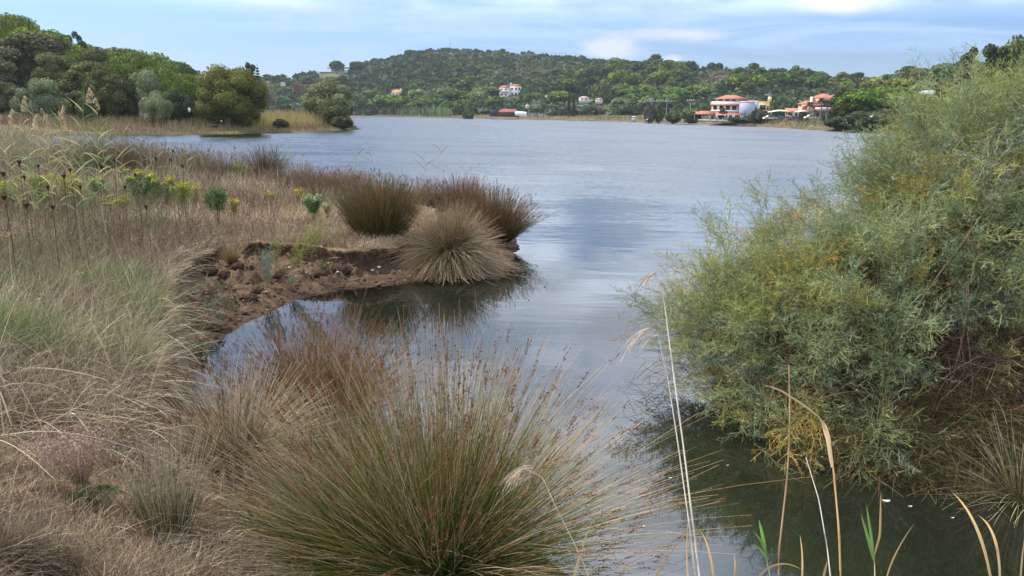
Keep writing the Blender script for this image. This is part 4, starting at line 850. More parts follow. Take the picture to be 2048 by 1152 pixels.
# ================================================================ plants of the near bank
STRAW = lin(206, 186, 156); STRAWG = lin(184, 168, 146); RUST = lin(116, 76, 48); RGRN = lin(112, 128, 48); RGRN2 = lin(82, 104, 44); OCH = lin(178, 142, 66)
def rush(name, px, row, label, n, Ln, th_max, r0, seed, group='rush tussocks on the banks', heads=.35, grav=.18, pal=None, tipc=None, w_=.0034, th_pow=.8, at_y=None, yscale=1.0, headc=RUST, lean=(0, 0), tb0=.3, zf=-.02, lift=0.):
    rs = np.random.default_rng(seed); P0 = gp(px, row) if at_y is None else at_y; P0[2] += lift; e = empty(name, P0, label, 'rush tussock', group)
    a = rs.random(n)*6.283; th = th_max*rs.random(n)**th_pow; r = r0*np.sqrt(rs.random(n))*(.35+.65*th/th_max)
    base = np.stack([r*np.cos(a), r*np.sin(a), -.03+0*a], -1); a2 = a+rs.normal(size=n)*.25
    d = np.stack([np.sin(th)*np.cos(a2)+lean[0], np.sin(th)*np.sin(a2)+lean[1], np.cos(th)], -1); d = norm(d)
    L0 = Ln*(.40+.64*rs.random(n)**1.05); bend = np.stack([rs.normal(size=n)*.05, rs.normal(size=n)*.05, -grav*(.25+np.sin(th)**1.5)*(.5+rs.random(n))], -1)*L0[:, None]; odd = (rs.random(n) < .14)[:, None]; bend = bend+odd*rs.normal(size=(n, 3)).clip(-1.3, 1.3)*np.array([.2, .2, .10])*L0[:, None]
    s = 7; P = curve(base, d, L0, bend, s); P[..., 2] = np.maximum(P[..., 2], zf+.01*rs.random((n, 1)))
    pal = np.array(pal if pal is not None else [RGRN, RGRN2, OCH, STRAW, RGRN, STRAWG]); ci = rs.choice(len(pal), n)
    c0 = pal[ci]*(.42+.8*rs.random((n, 1))); c1 = (STRAW if tipc is None else tipc)*(.55+.6*rs.random((n, 1))); c0b = mix(c0, lin(96, 76, 50)*.8, .25)
    t = np.linspace(0, 1, s)[None, :, None]; tt = np.clip((t-(tb0+.4*rs.random((n, 1, 1))))/.3, 0, 1)
    C = mix(np.where(t < .2, c0b[:, None], c0[:, None]), c1[:, None], tt)
    W = w_*(.7+.6*rs.random((n, 1)))*np.linspace(1.1, .35, s)[None]
    mb = MB(); tubes(mb, P, W, C, 3); mb.build('stems', M_grass, e)
    hn = rs.permutation(n)[:int(n*heads)]; hb = MB(); k = 9
    Hs = P[hn, 5]+(P[hn, 6]-P[hn, 5])*rs.uniform(-.2, .9, (len(hn), 1)); dr = norm(P[hn, 6]-P[hn, 4])
    # short side twigs carrying little capsules
    m = len(hn); off = dr[:, None]*np.abs(rs.normal(size=(m, k, 1)))*.035*Ln+norm(rs.normal(size=(m, k, 3)))*.018*Ln*rs.random((m, k, 1))
    tw = np.stack([np.repeat(Hs[:, None], k, 1), Hs[:, None]+off*.6+dr[:, None]*.01, Hs[:, None]+off+dr[:, None]*.012], 2).reshape(-1, 3, 3)
    hc = (headc*(.6+.8*rs.random((m, k, 1)))).reshape(-1, 1, 3)
    ribbons(hb, tw, np.tile([[.0014, .0014, .001]], (len(tw), 1)), hc, rs)
    ce = tw[:, 2]; q = .0042*(.6+.8*rs.random((len(ce), 1)))*(w_/.0034)**.8; ax = norm(rs.normal(size=ce.shape)+np.repeat(dr, k, 0)*1.5); bx = norm(np.cross(ax, rs.normal(size=ce.shape)))
    c2 = np.cross(ax, bx)
    for u_ in (bx, c2):
        V = np.stack([ce-ax*q*1.3, ce-u_*q*.75, ce+ax*q*1.3, ce+u_*q*.75], 1); hb.add(V, np.arange(len(ce)*4).reshape(-1, 4), np.repeat(hc, 4, 1))
    hb.build('seed_heads', M_grass, e); return e
NEARPAL = [RGRN, RGRN2, lin(120, 124, 52), OCH, RGRN, RGRN2, STRAW, lin(96, 112, 54)]
rush('rush_clump', 885, 1130, 'huge foreground rush clump with green base, straw tips and brown seed heads', 4600, 1.62, 1.30, .30, 1, grav=.13, pal=NEARPAL, heads=.24, w_=.0036, th_pow=.80, tb0=.46, tipc=lin(194, 164, 130))
rush('rush_clump', 640, 835, 'upright rush clump with rusty seed heads, behind the left of the huge clump', 2300, 1.12, .95, .42, 2, grav=.10, heads=.45, tipc=lin(160, 124, 88), w_=.0036, pal=[OCH, RGRN, STRAWG, lin(140, 112, 66)])
rush('rush_clump', 470, 905, 'straw and ochre rush clump leaning left beside the huge clump', 1300, .86, 1.2, .26, 3, grav=.22, heads=.2, w_=.0036, pal=[OCH, STRAW, RGRN2, STRAWG])
rush('rush_clump', 335, 1065, 'narrow upright green rush clump at the lower left', 420, .66, .34, .14, 4, grav=.15, heads=.1, w_=.003, pal=[RGRN2, RGRN, STRAWG], tipc=STRAWG)
rush('rush_clump', 745, 1135, 'sprawling ochre and green rush lying left of the huge clump base', 1900, 1.28, 1.5, .25, 5, grav=.22, heads=.12, w_=.0034, tb0=.45, pal=[OCH, RGRN2, RGRN, RGRN, RGRN2], lean=(-.75, .05))
rush('rush_clump', 375, 700, 'small green tuft on the bank above the muddy inlet', 260, .34, .7, .08, 6, heads=0.02, w_=.004, pal=[RGRN2, RGRN, STRAWG])
PT = [lin(168, 148, 120), lin(116, 122, 60), lin(92, 102, 48), lin(130, 122, 74)]
rush('rush_tussock', 900, 524, 'ball shaped straw grey rush tussock with drooping skirt at the tip of the bank', 4600, 1.16, 1.66, .30, 11, lean=(.06, -.04), lift=.16, zf=-.26, grav=.34, heads=.06, pal=PT, tipc=lin(178, 152, 124), tb0=.26, w_=.006, th_pow=.72, headc=lin(120, 96, 74))
rush('rush_tussock', 982, 474, 'rust topped rush tussock leaning over the water behind the ball shaped one', 3800, 1.28, .92, .42, 12, grav=.12, heads=.25, pal=[lin(112, 100, 58), lin(92, 92, 48), lin(136, 108, 72)], tipc=lin(158, 128, 96), w_=.006, tb0=.5, headc=lin(118, 84, 60))
rush('rush_tussock', 762, 468, 'dark green based rush tussock with brown tops left of the ball shaped one', 3600, 1.26, .62, .50, 13, grav=.14, heads=.22, pal=[lin(100, 104, 48), lin(80, 92, 44), lin(128, 112, 62)], tipc=lin(156, 128, 96), w_=.006, tb0=.5, headc=lin(118, 90, 66))
for i, (px, row, n, Ln, r0, w_, lb, tc, hd) in enumerate((
    (855, 415, 900, .95, .4, .007, 'brown rush between the dark green based tussock and the rust topped one', lin(150, 120, 96), .4),
    (925, 418, 1300, 1.0, .5, .007, 'reddish brown rush at the back of the bank tip above the ball shaped tussock', lin(150, 108, 78), .5),
    (655, 398, 1300, .95, .6, .008, 'rusty brown rush left of the dark green based tussock', lin(148, 120, 96), .45),
    (700, 385, 1000, .9, .6, .008, 'far brown rush behind the rusty one at the water edge', lin(150, 124, 100), .45),
    (600, 380, 1000, .9, .6, .008, 'pinkish brown rush at the back water edge right of the tall dark tuft', lin(152, 126, 106), .3),
    (535, 362, 1100, 1.35, .45, .009, 'tall dark tuft of rush leaning right against the water strip', lin(116, 104, 78), .3),
    (455, 365, 800, 1.1, .6, .009, 'thin brown rush left of the tall dark tuft', lin(136, 118, 98), .3),
    (390, 352, 800, 1.25, .6, .010, 'thin grey brown rush near the middle of the back bank', lin(140, 124, 104), .3),
    (235, 358, 1900, 1.55, 1.1, .010, 'broad grey green rush mound at the back bank, left part of the picture', lin(130, 120, 100), .25),
    (165, 352, 900, 1.3, .8, .010, 'grey rush touching the left side of the broad grey green mound', lin(136, 124, 102), .25),
    (310, 352, 900, 1.3, .8, .010, 'grey rush touching the right side of the broad grey green mound', lin(136, 120, 100), .25))):
    rush('rush_tussock', px, row, lb, n, Ln, .75, r0, 20+i, heads=hd*.45, headc=lin(132, 104, 78), grav=.1, pal=[lin(112, 108, 66), lin(140, 124, 94), lin(96, 98, 58)], tipc=tc, w_=w_)

# ---- dry grass and dead stems over the bank, past counting
def gradB(x, y, poly=B, e=.05):
    gx = sdist(x+e, y, poly)-sdist(x-e, y, poly); gy = sdist(x, y+e, poly)-sdist(x, y-e, poly); g = np.stack([gx, gy], -1); return g/(np.linalg.norm(g, axis=1, keepdims=True)+1e-9)
def field(name, label, n, region, hfun, pal, seed, w_=.0035, lay=.5, segs=5, grav=.35, keep=lambda x, y, dB, px, py: dB > .05, m=M_grass, patchy=.0, dirx=None, cat='dry grass', wk=.0):
    rs = np.random.default_rng(seed); x0, x1, y0, y1 = region; px = rs.uniform(x0, x1, n); py = rs.uniform(y0, y1, n); P0 = gp(px, py)
    dB = sdist(P0[:, 0], P0[:, 1], B); k = keep(P0[:, 0], P0[:, 1], dB, px, py)
    if patchy: k &= (fbm(P0[:, 0]*1.1+seed, P0[:, 1]*1.1, 3, seed)+rs.normal(size=n)*.06) > patchy
    P0 = P0[k]; px = px[k]; py = py[k]; n = len(px); h = hfun(px, py)*(.5+.8*rs.random(n))
    a = rs.random(n)*6.283; inc = np.abs(rs.normal(size=n))*lay; d = np.stack([np.sin(inc)*np.cos(a), np.sin(inc)*np.sin(a), np.cos(inc)], -1)
    if dirx is not None: d = norm(d+np.array(dirx))
    bend = np.stack([d[:, 0]*.25+rs.normal(size=n)*.18, d[:, 1]*.25+rs.normal(size=n)*.18, -grav*(.3+rs.random(n))*(.4+np.sin(inc))], -1)*h[:, None]
    P0[:, 2] -= .02; P = curve(P0, d, h, bend, segs)
    gz = ground_h(P[..., 0].ravel(), P[..., 1].ravel()).reshape(P.shape[:2]) if segs <= 6 and n < 90000 else None
    if gz is not None: P[..., 2] = np.maximum(P[..., 2], np.maximum(gz, 0)-.015)
    pal = np.array(pal); pt = fbm(P0[:, 0]*.9, P0[:, 1]*.9, 3, seed+3); ci = np.clip(((pt-.5)*2.2+.5+rs.normal(size=n)*.28)*len(pal), 0, len(pal)-1).astype(int)
    C = pal[ci][:, None]*(.45+.75*rs.random((n, 1, 1)))*np.linspace(.8, 1.12, segs)[None, :, None]
    dist_ = P0[:, 1:2]; W = (w_+wk*dist_)*(.6+.8*rs.random((n, 1)))*np.linspace(1, .3, segs)[None]
    mb = MB(); ribbons(mb, P, W, C, rs); o = mb.build(name, m); tag(o, label, cat, None, 'stuff'); return o
T1, T2, T3, T4 = lin(146, 130, 106), lin(176, 158, 130), lin(208, 190, 160), lin(116, 100, 80)
top = lambda x, y, dB, px, py: dB > .04
field('dry_grass', 'dense upright greyish straw grass covering the back of the left bank', 42000, (-60, 740, 318, 500), lambda px, py: np.interp(py, [320, 400, 440, 500], [.62, .55, .42, .35])*np.where((px > 400) & (py > 415), .42, 1), [T4, T1, T1, T2, T3], 61, w_=.003, wk=.00035, lay=.35, segs=4)
field('dry_grass', 'long arching straw grass on the left bank in front', 52000, (-80, 420, 470, 860), lambda px, py: np.interp(px, [-80, 200, 420], [.62, .6, .4])*np.interp(py, [470, 600, 780, 860], [.9, 1, .75, .4]), [T1, T4, T2, T3, T2], 62, w_=.0026, wk=.0002, lay=.75, segs=6, grav=.5)
field('short_dry_grass', 'short matted pale grass along the top of the undercut bank', 30000, (340, 860, 412, 520), lambda px, py: .16+0*px, [T2, T3, T1, lin(172, 140, 108)], 63, w_=.003, wk=.0003, lay=1.1, segs=4, grav=.2)
field('short_dry_grass', 'short matted brown grass and twigs in the lower left', 70000, (-120, 980, 800, 1300), lambda px, py: .17+0*px, [T4, T1, T2, T3, lin(120, 90, 66)], 64, w_=.0022, lay=1.1, segs=4, grav=.3, keep=lambda x, y, dB, px, py: (dB > -.05) & (np.hypot(x-PIT[0], (y-PIT[1])*1.2) > .20))
field('green_grass', 'fine green grass mixed into the straw at the left', 34000, (-80, 330, 400, 760), lambda px, py: .50+0*px, [lin(104, 128, 62), lin(128, 148, 80), lin(88, 112, 56)], 65, w_=.0026, wk=.0002, lay=.5, segs=5, grav=.3, patchy=.47, cat='grass')
field('bank_roots', 'dry roots and wisps on the muddy slope of the inlet', 16000, (280, 860, 480, 800), lambda px, py: .16+0*px, [lin(120, 92, 70), lin(92, 70, 54), T1], 66, w_=.003, lay=1.3, segs=5, grav=.4, keep=lambda x, y, dB, px, py: (dB < .02) & (sdist(x, y, A) > .12), patchy=.42, cat='dry roots')
field('tall_dry_stalks', 'tall thin dry stalks and reed litter along the back of the left bank', 7000, (-90, 420, 316, 362), lambda px, py: np.interp(px, [-90, 60, 250, 420], [1.5, 1.35, 1.0, .75]), [T1, T2, T3, lin(150, 150, 104), T4], 58, w_=.002, wk=.0006, lay=.16, segs=5, grav=.1)
def longstraw(n, seed):
    rs = np.random.default_rng(seed); px = rs.uniform(-80, 400, n); py = rs.uniform(430, 900, n); P0 = gp(px, py); dB = sdist(P0[:, 0], P0[:, 1], B); P0 = P0[dB > .05]; n = len(P0); a = rs.uniform(-2.6, .9, n); inc = rs.uniform(.2, 1.25, n)
    d = np.stack([np.sin(inc)*np.cos(a), np.sin(inc)*np.sin(a), np.cos(inc)], -1); h = rs.uniform(.35, .95, n); bend = np.stack([d[:, 0]*.3, d[:, 1]*.3, -(.5+.8*rs.random(n))], -1)*h[:, None]*np.sin(inc)[:, None]
    P = curve(P0, d, h, bend, 9); P[:, 5:, :] += rs.normal(size=(n, 1, 3))*.03*(np.arange(4)[None, :, None]+1)*(rs.random((n, 1, 1)) < .35); P[..., 2] = np.maximum(P[..., 2], ground_h(P[..., 0].ravel(), P[..., 1].ravel()).reshape(P.shape[:2])+.01)
    C = np.array([T3, T2, lin(212, 194, 164), T1])[rs.choice(4, n)][:, None]*(.7+.45*rs.random((n, 1, 1))); mb = MB(); ribbons(mb, P, .0058*(.5+.8*rs.random((n, 1)))*np.linspace(1, .3, 9)[None], C, rs); tag(mb.build('long_dry_grass', M_grass), 'long pale arching and broken straw over the finer grass at the left', 'dry grass', None, 'stuff')
longstraw(2600, 69)
def crumbs(n, seed):
    rs = np.random.default_rng(seed); px = rs.uniform(250, 960, n); py = rs.uniform(470, 800, n); P0 = gp(px, py); k = (sdist(P0[:, 0], P0[:, 1], A) > -.05) & (sdist(P0[:, 0], P0[:, 1], B) < .05) & (P0[:, 2] > .01); P0 = P0[k]; n = len(P0); s = .008+.035*rs.random(n)**4
    o8 = np.array([[1, 0, 0], [0, 1, 0], [-1, 0, 0], [0, -1, 0], [0, 0, .8], [0, 0, -.5]]); V = P0[:, None]+o8[None]*s[:, None, None]*(.6+.8*rs.random((n, 6, 1))); f = np.array([(0, 1, 4, 4), (1, 2, 4, 4), (2, 3, 4, 4), (3, 0, 4, 4), (1, 0, 5, 5), (2, 1, 5, 5), (3, 2, 5, 5), (0, 3, 5, 5)])
    c = np.array([lin(60, 46, 36), lin(84, 62, 46), lin(110, 84, 62), lin(140, 118, 94)])[rs.choice(4, n, p=[.35, .35, .24, .06])]; mb = MB(); mb.add(V, (f[None]+np.arange(n)[:, None, None]*6).reshape(-1, 4), np.repeat(c[:, None], 6, 1)); tag(mb.build('soil_crumbs', M_soil), 'loose crumbs of brown soil and grit on the muddy slope', 'soil', None, 'stuff')
crumbs(9000, 70)
# fringe hanging over the edge of the bank
def fringe(n, seed):
    rs = np.random.default_rng(seed); px = rs.uniform(-20, 960, n); py = rs.uniform(455, 1150, n); P0 = gp(px, py); dB = sdist(P0[:, 0], P0[:, 1], B); k = (dB > -.02) & (dB < .28); P0 = P0[k]; n = len(P0)
    g = -gradB(P0[:, 0], P0[:, 1]); a = rs.normal(size=(n, 2))*.6; hz = g+a; d = norm(np.concatenate([hz, .35+.6*rs.random((n, 1))], 1))
    left = np.clip((9.5-P0[:, 1])/3., 0, 1); h = (.13+.40*left*rs.random(n))*(.6+.7*rs.random(n)); bend = np.stack([0*h, 0*h, -(.7+.7*rs.random(n))*h], -1)
    P = curve(P0, d, h, bend, 6); gz = ground_h(P[..., 0].ravel(), P[..., 1].ravel()).reshape(P.shape[:2]); P[..., 2] = np.maximum(P[..., 2], np.maximum(gz, 0)+.004)
    pal = np.array([T4, T1, T2, T3, lin(120, 92, 70)]); C = pal[rs.choice(5, n)][:, None]*(.65+.6*rs.random((n, 1, 1)))
    mb = MB(); ribbons(mb, P, .0034*(.6+.8*rs.random((n, 1)))*np.linspace(1, .35, 6)[None], C, rs); tag(mb.build('overhanging_grass', M_grass), 'dry grass hanging over the broken edge of the bank', 'dry grass', None, 'stuff')
fringe(90000, 67)
# dead branching herb stems, dark, over the back of the bank
def deadstems(n, seed):
    rs = np.random.default_rng(seed); px = rs.uniform(-60, 560, n); py = rs.uniform(360, 560, n); P0 = gp(px, py); dB = sdist(P0[:, 0], P0[:, 1], B); P0 = P0[dB > .1]; n = len(P0)
    a = rs.random(n)*6.283; inc = np.abs(rs.normal(size=n))*.3; d = np.stack([np.sin(inc)*np.cos(a), np.sin(inc)*np.sin(a), np.cos(inc)], -1); h = .35+.45*rs.random(n)
    P = curve(P0, d, h, rs.normal(size=(n, 3))*.06, 5); c = np.array([lin(112, 88, 72), lin(134, 112, 94), lin(92, 72, 60)])[rs.choice(3, n)][:, None]; mb = MB(); ribbons(mb, P, np.full((n, 5), .006), c, rs)
    for k in range(4):
        b0 = P[:, 2]+(P[:, 4]-P[:, 2])*(k/4.); dd = norm(d+rs.normal(size=(n, 3))*.7); q = curve(b0, dd, h*.28, np.zeros((n, 3)), 3); ribbons(mb, q, np.full((n, 3), .0038), c, rs)
        e_ = q[:, 2]; r_ = .008*(.5+rs.random((n, 1))); ax = norm(rs.normal(size=(n, 3))); bx = norm(np.cross(ax, rs.normal(size=(n, 3)))); mb.add(np.stack([e_-ax*r_, e_-bx*r_, e_+ax*r_, e_+bx*r_], 1), np.arange(n*4).reshape(-1, 4), np.repeat(c*.75, 4, 1))
    tag(mb.build('dead_herb_stems', M_grass), 'dark dead branching herb stems standing in the straw of the left bank', 'dead stems', None, 'stuff')
deadstems(1100, 68)

# ---- leafy herbs with yellow flowers
def herb(name, px, row, top, wpx, label, cat, leafc, flowc, seed, group='leafy herbs in the dry grass', nl=900, leaf=.03, nst=14, low=.45, fs=.011, stc_=lin(92, 66, 50), sw=1.):
    P0 = gp(px, row); h = float(aty(np.array(float(px)), np.array(float(top)), P0[1])[2]-P0[2]); r = wpx*P0[1]/1440.*.5; rs = np.random.default_rng(seed)
    e = empty(name, P0, label, cat, group); a = rs.random(nst)*6.283; q = r*np.sqrt(rs.random(nst)); tipz = h*(.75+.25*rs.random(nst)); tips = np.stack([q*np.cos(a), q*np.sin(a)*.8, tipz], -1)
    t = np.linspace(0, 1, 6)[None, :, None]; P = (tips*np.array([.25, .25, 0]))[:, None]*(1-t)+tips[:, None]*t; P[..., :2] = P[..., :2]*(.35+.65*t)
    mb = MB(); tubes(mb, P, np.tile(np.linspace(.008, .004, 6)[None]*sw, (nst, 1)), stc_, 3); mb.build('stems', M_bark, e)
    i = rs.choice(nst, nl); s = 1-(1-low)*rs.random(nl)**1.3; b = P[i, 0]+(P[i, 5]-P[i, 0])*s[:, None]; b[:, :2] = P[i, 0, :2]+(P[i, 5, :2]-P[i, 0, :2])*s[:, None]; b += rs.normal(size=(nl, 3))*.02*(1+h)
    d = norm(rs.normal(size=(nl, 3))*np.array([1, 1, .5])+np.array([0, 0, .8])); lc = np.array(leafc)[rs.choice(len(leafc), nl)][:, None]*(.7+.6*rs.random((nl, 1, 1)))
    mb = MB(); ribbons(mb, curve(b, d, leaf*(.6+.8*rs.random(nl)), np.zeros((nl, 3)), 3), np.tile([[.3, 1, .15]], (nl, 1))*leaf*.32, lc, rs); mb.build('leaves', M_leaf, e)
    if flowc is not None:
        nf = max(130, nl//3); i = rs.choice(nst, nf); c = P[i, 5]+rs.normal(size=(nf, 3))*np.array([.035, .035, .02])+np.array([0, 0, .01]); u_ = norm(rs.normal(size=(nf, 3))+np.array([0, 0, 1.])); v_ = norm(np.cross(u_, rs.normal(size=(nf, 3)))); k = np.cross(u_, v_); z = fs*(.6+.7*rs.random((nf, 1)))
        mb = MB(); mb.add(np.stack([c-v_*z, c-k*z, c+v_*z, c+k*z], 1), np.arange(nf*4).reshape(-1, 4), np.repeat((flowc*(.8+.3*rs.random((nf, 1))))[:, None], 4, 1)); mb.build('flowers', M_leaf, e)
    return e
GY = [lin(120, 134, 58), lin(96, 118, 54), lin(140, 142, 62)]; GG = [lin(84, 116, 66), lin(100, 132, 78), lin(70, 100, 56)]; YF = lin(208, 190, 50)
for i, (px, row, tp, wd, lb, lc, fc, nl) in enumerate((
    (22, 430, 362, 60, 'yellowish herb at the far left edge of the bank', GY, YF, 500), (95, 425, 345, 60, 'yellow flowering herb second from the left edge', GY, YF, 800), (150, 420, 348, 70, 'yellow flowering herb below the broad rush mound', GY, YF, 1000),
    (235, 440, 395, 60, 'low yellow herb in front of the brightest flowering bush', GY, YF, 700), (280, 425, 342, 70, 'brightest yellow flowering herb bush of the left bank', GG, YF, 1500), (330, 425, 355, 60, 'green herb bush touching the right of the brightest one', GG, YF, 1200), (365, 440, 362, 44, 'yellow tipped herb with bare brown stems at the right of the bushes', GY, YF, 700), (205, 410, 356, 44, 'green herb between the two yellow flowering patches', GG, YF, 600),
    (436, 448, 380, 44, 'compact green leafy herb standing alone on pale grass', GG, None, 1500), (469, 440, 400, 22, 'small yellow herb right of the compact green one', GY, YF, 250), (542, 412, 384, 20, 'small round yellow herb in the middle of the back bank', GY, YF, 250), (598, 412, 380, 20, 'small round orange yellow herb left of the tall green one', [lin(150, 140, 60)], lin(200, 160, 60), 250),
    (628, 450, 388, 34, 'tall green narrow leaved herb near the undercut edge', GG, lin(190, 196, 150), 1300), (655, 440, 408, 20, 'little yellow green herb right of the tall green one', GY, None, 200), (692, 428, 398, 24, 'small green herb against the dark green based tussock', GG, None, 250), (390, 425, 365, 30, 'sparse yellow herb left of the compact green one', GY, YF, 250), (485, 372, 318, 30, 'thin green herb before the tall dark tuft', GY, None, 300))):
    herb('flowering_herb' if fc is not None else 'leafy_herb', px, row, tp, wd, lb, 'herb', lc, fc, 200+i, nl=nl, leaf=.05, nst=12)
herb('sea_lavender', 165, 985, 868, 190, 'sprawling dried sea lavender with dusty pink tips at the lower left', 'plant', [lin(150, 124, 112)], lin(176, 146, 140), 240, None, nl=2400, fs=.0042, leaf=.010, nst=110, low=.6, stc_=lin(140, 116, 100), sw=.3)
herb('leafy_herb', 400, 712, 694, 26, 'small bright green weed at the water edge left of the inlet', 'herb', GG, None, 241, nl=120, leaf=.07, nst=5, low=.2)
herb('leafy_herb', 648, 545, 528, 30, 'low green weed on the mud below the undercut edge', 'herb', [lin(92, 100, 56)], None, 242, nl=160, leaf=.05, nst=6, low=.2)
def dock(px, row, label, seed, s=1.0, group=None, n=12, c=lin(72, 92, 50)):
    P0 = gp(px, row); e = empty('dock_plant', P0, label, 'plant', group); rs = np.random.default_rng(seed)
    for k in range(n):
        a = k/n*6.283+rs.random()*.4; d = norm(np.array([[math.cos(a), math.sin(a), .5+.8*rs.random()]])); mb = MB(); P = curve(np.zeros((1, 3)), d, np.array([.2*s]), np.array([[0, 0, -.12*s]]), 7); ribbons(mb, P, np.array([[.008, .03, .045, .05, .04, .025, .004]])*s, c*(.75+.5*rs.random()), np.random.default_rng(seed+k)); mb.build('leaf', M_leaf, e)
dock(175, 1000, 'dark broad leaved dock rosette below the sea lavender', 5, 1.1)

# ---- reeds
def reed(px, row, tp, y, label, seed, plume=True, lean=0.0, nl=9, leafL=.42, green=True, group='reeds at the back of the left bank', w_=.012, dry=False):
    rs = np.random.default_rng(seed); T_ = aty(np.array(float(px)), np.array(float(tp)), y); bx = T_[0]-lean; g = max(float(ground_h(np.array([bx]), np.array([y]))[0]), -.1)
    h = T_[2]-g; e = empty('reed', (bx, y, g), label, 'reed', group); t = np.linspace(0, 1, 9)[:, None]; P = np.array([0, 0, -.05])*(1-t)+np.array([0, 0, h])*t+np.array([lean, 0, 0])*t*t
    stc = lin(176, 160, 112) if (dry or rs.random() < .5) else lin(140, 146, 92)
    mb = MB(); tubes(mb, P[None], np.linspace(w_, w_*.4, 9)[None], stc, 5); mb.build('stalk', M_grass, e)
    gr = lin(136, 152, 104)
    mb = MB()
    for k in range(nl):
        s = .25+.65*(k+rs.random()*.5)/nl; b = P[int(s*8)]+(P[min(8, int(s*8)+1)]-P[int(s*8)])*(s*8-int(s*8)); a = rs.choice([-1, 1])*(.2+rs.random()*.5)+(math.pi if k % 2 else 0)
        d = norm(np.array([[math.cos(a), math.sin(a)*.6, .7+.9*rs.random()]])); c = gr*(.7+.5*rs.random()) if rs.random() < .75 else lin(196, 180, 120)
        if dry: c = lin(190, 168, 124)*(.8+.3*rs.random())
        ribbons(mb, curve(b[None], d, np.array([leafL*(.6+.6*rs.random())]), np.array([[d[0, 0]*.1, 0, -.22*rs.random()]]), 6), np.array([[.4, 1, .95, .7, .4, .08]])*.020, c, rs)
    if nl: mb.build('leaves', M_leaf, e)
    if plume:
        n = 46; s = rs.random(n); sd_x = rs.choice([-1, 1]); b = P[8]+np.stack([sd_x*.10*s*s, 0*s, (s-.85)*.30], -1); d = norm(np.stack([sd_x*(.35+.5*rs.random(n)), rs.normal(size=n)*.5, .9-.9*s+.3*rs.normal(size=n)], -1)); mb = MB()
        ribbons(mb, curve(b, d, .03+.10*(1-s)*rs.random(n)+.02, np.tile([[.02, 0, -.07]], (n, 1)), 4), np.tile([[.008, .010, .008, .003]], (n, 1)), lin(196, 170, 136)*(.75+.4*rs.random((n, 1, 1))), rs); mb.build('plume', M_grass, e)
RL = [(12, 340, 222, 12.5, True), (60, 345, 232, 12, True), (38, 345, 196, 14, True), (58, 340, 198, 15, False), (95, 340, 220, 13, True), (118, 340, 212, 16, True), (132, 350, 228, 11.5, True), (168, 345, 176, 12, True), (196, 345, 188, 12.5, True), (184, 345, 215, 13.5, False), (212, 340, 240, 14, False), (245, 335, 232, 16, False), (232, 335, 262, 15, False), (150, 340, 246, 14.5, False), (78, 340, 250, 14, False), (25, 340, 258, 13, False), (-15, 340, 230, 13, True), (105, 335, 262, 17, False), (270, 335, 268, 19, False), (322, 335, 272, 21, False), (370, 335, 286, 22, False), (426, 335, 300, 24, False), (470, 335, 282, 24, False), (575, 340, 268, 26, False), (606, 340, 300, 27, False), (738, 380, 296, 24, False), (720, 380, 286, 24.5, False), (848, 390, 306, 21, False), (884, 390, 280, 22, False), (5, 340, 285, 14, False), (52, 340, 280, 15, False), (128, 340, 282, 15.5, False)]
for i, (px, rw, tp, y, pl) in enumerate(sorted(RL)):
    what = 'reed with a feathery tan plume' if pl else 'leafy reed without plume'; pls = [q for q in sorted(RL) if q[4] == pl]; k = pls.index((px, rw, tp, y, pl))
    reed(px, rw, tp, float(y), f'{what}, {ORD[k]} from the left at the back of the bank', 300+i, pl, random.uniform(-.25, .25), nl=12 if px < 260 else 8, w_=.014)
# dark dried umbels of wild carrot
UM = [(38, 322, 460, 8.5), (6, 345, 470, 9), (76, 330, 455, 10), (127, 350, 470, 8.5), (140, 338, 450, 10), (48, 352, 450, 10.5), (228, 318, 440, 11), (204, 332, 430, 12), (312, 316, 420, 13), (342, 318, 425, 13), (270, 348, 460, 11), (106, 412, 520, 7.8), (52, 408, 515, 7.8), (160, 372, 500, 9), (8, 392, 510, 8), (292, 412, 480, 9.5), (95, 372, 480, 9), (250, 372, 470, 10.5), (365, 330, 420, 13), (346, 300, 410, 14)]
for i, (px, tp, rw, y) in enumerate(sorted(UM)):
    T_ = aty(np.array(float(px)), np.array(float(tp)), float(y)); g = float(ground_h(np.array([T_[0]]), np.array([float(y)]))[0]); h = T_[2]-g
    e = empty('wild_carrot', (T_[0], y, g), f'dark dried umbel on a bare stalk, {ORD[i]} from the left in the straw', 'dried flower', 'dried wild carrot umbels'); rs = np.random.default_rng(400+i)
    mb = MB(); limb(mb, [(0, 0, 0), (random.uniform(-.03, .03), 0, h*.6), (0, 0, h-.06)], .005, .003, lin(92, 70, 56), 4); mb.build('stalk', M_bark, e)
    n = 60; a = rs.random(n)*6.283; q = rs.uniform(.014, .032)*np.sqrt(rs.random(n)); b = np.tile([[0, 0, h-.06]], (n, 1)); tp_ = np.stack([q*np.cos(a), q*np.sin(a), h-.01+.02*rs.random(n)], -1); t_ = np.linspace(0, 1, 4)[None, :, None]; P = b[:, None]*(1-t_)+tp_[:, None]*t_
    mb = MB(); ribbons(mb, P, np.tile([[.002, .002, .004, .007]], (n, 1)), lin(84, 62, 50), rs); mb.build('seed_head', M_bark, e)
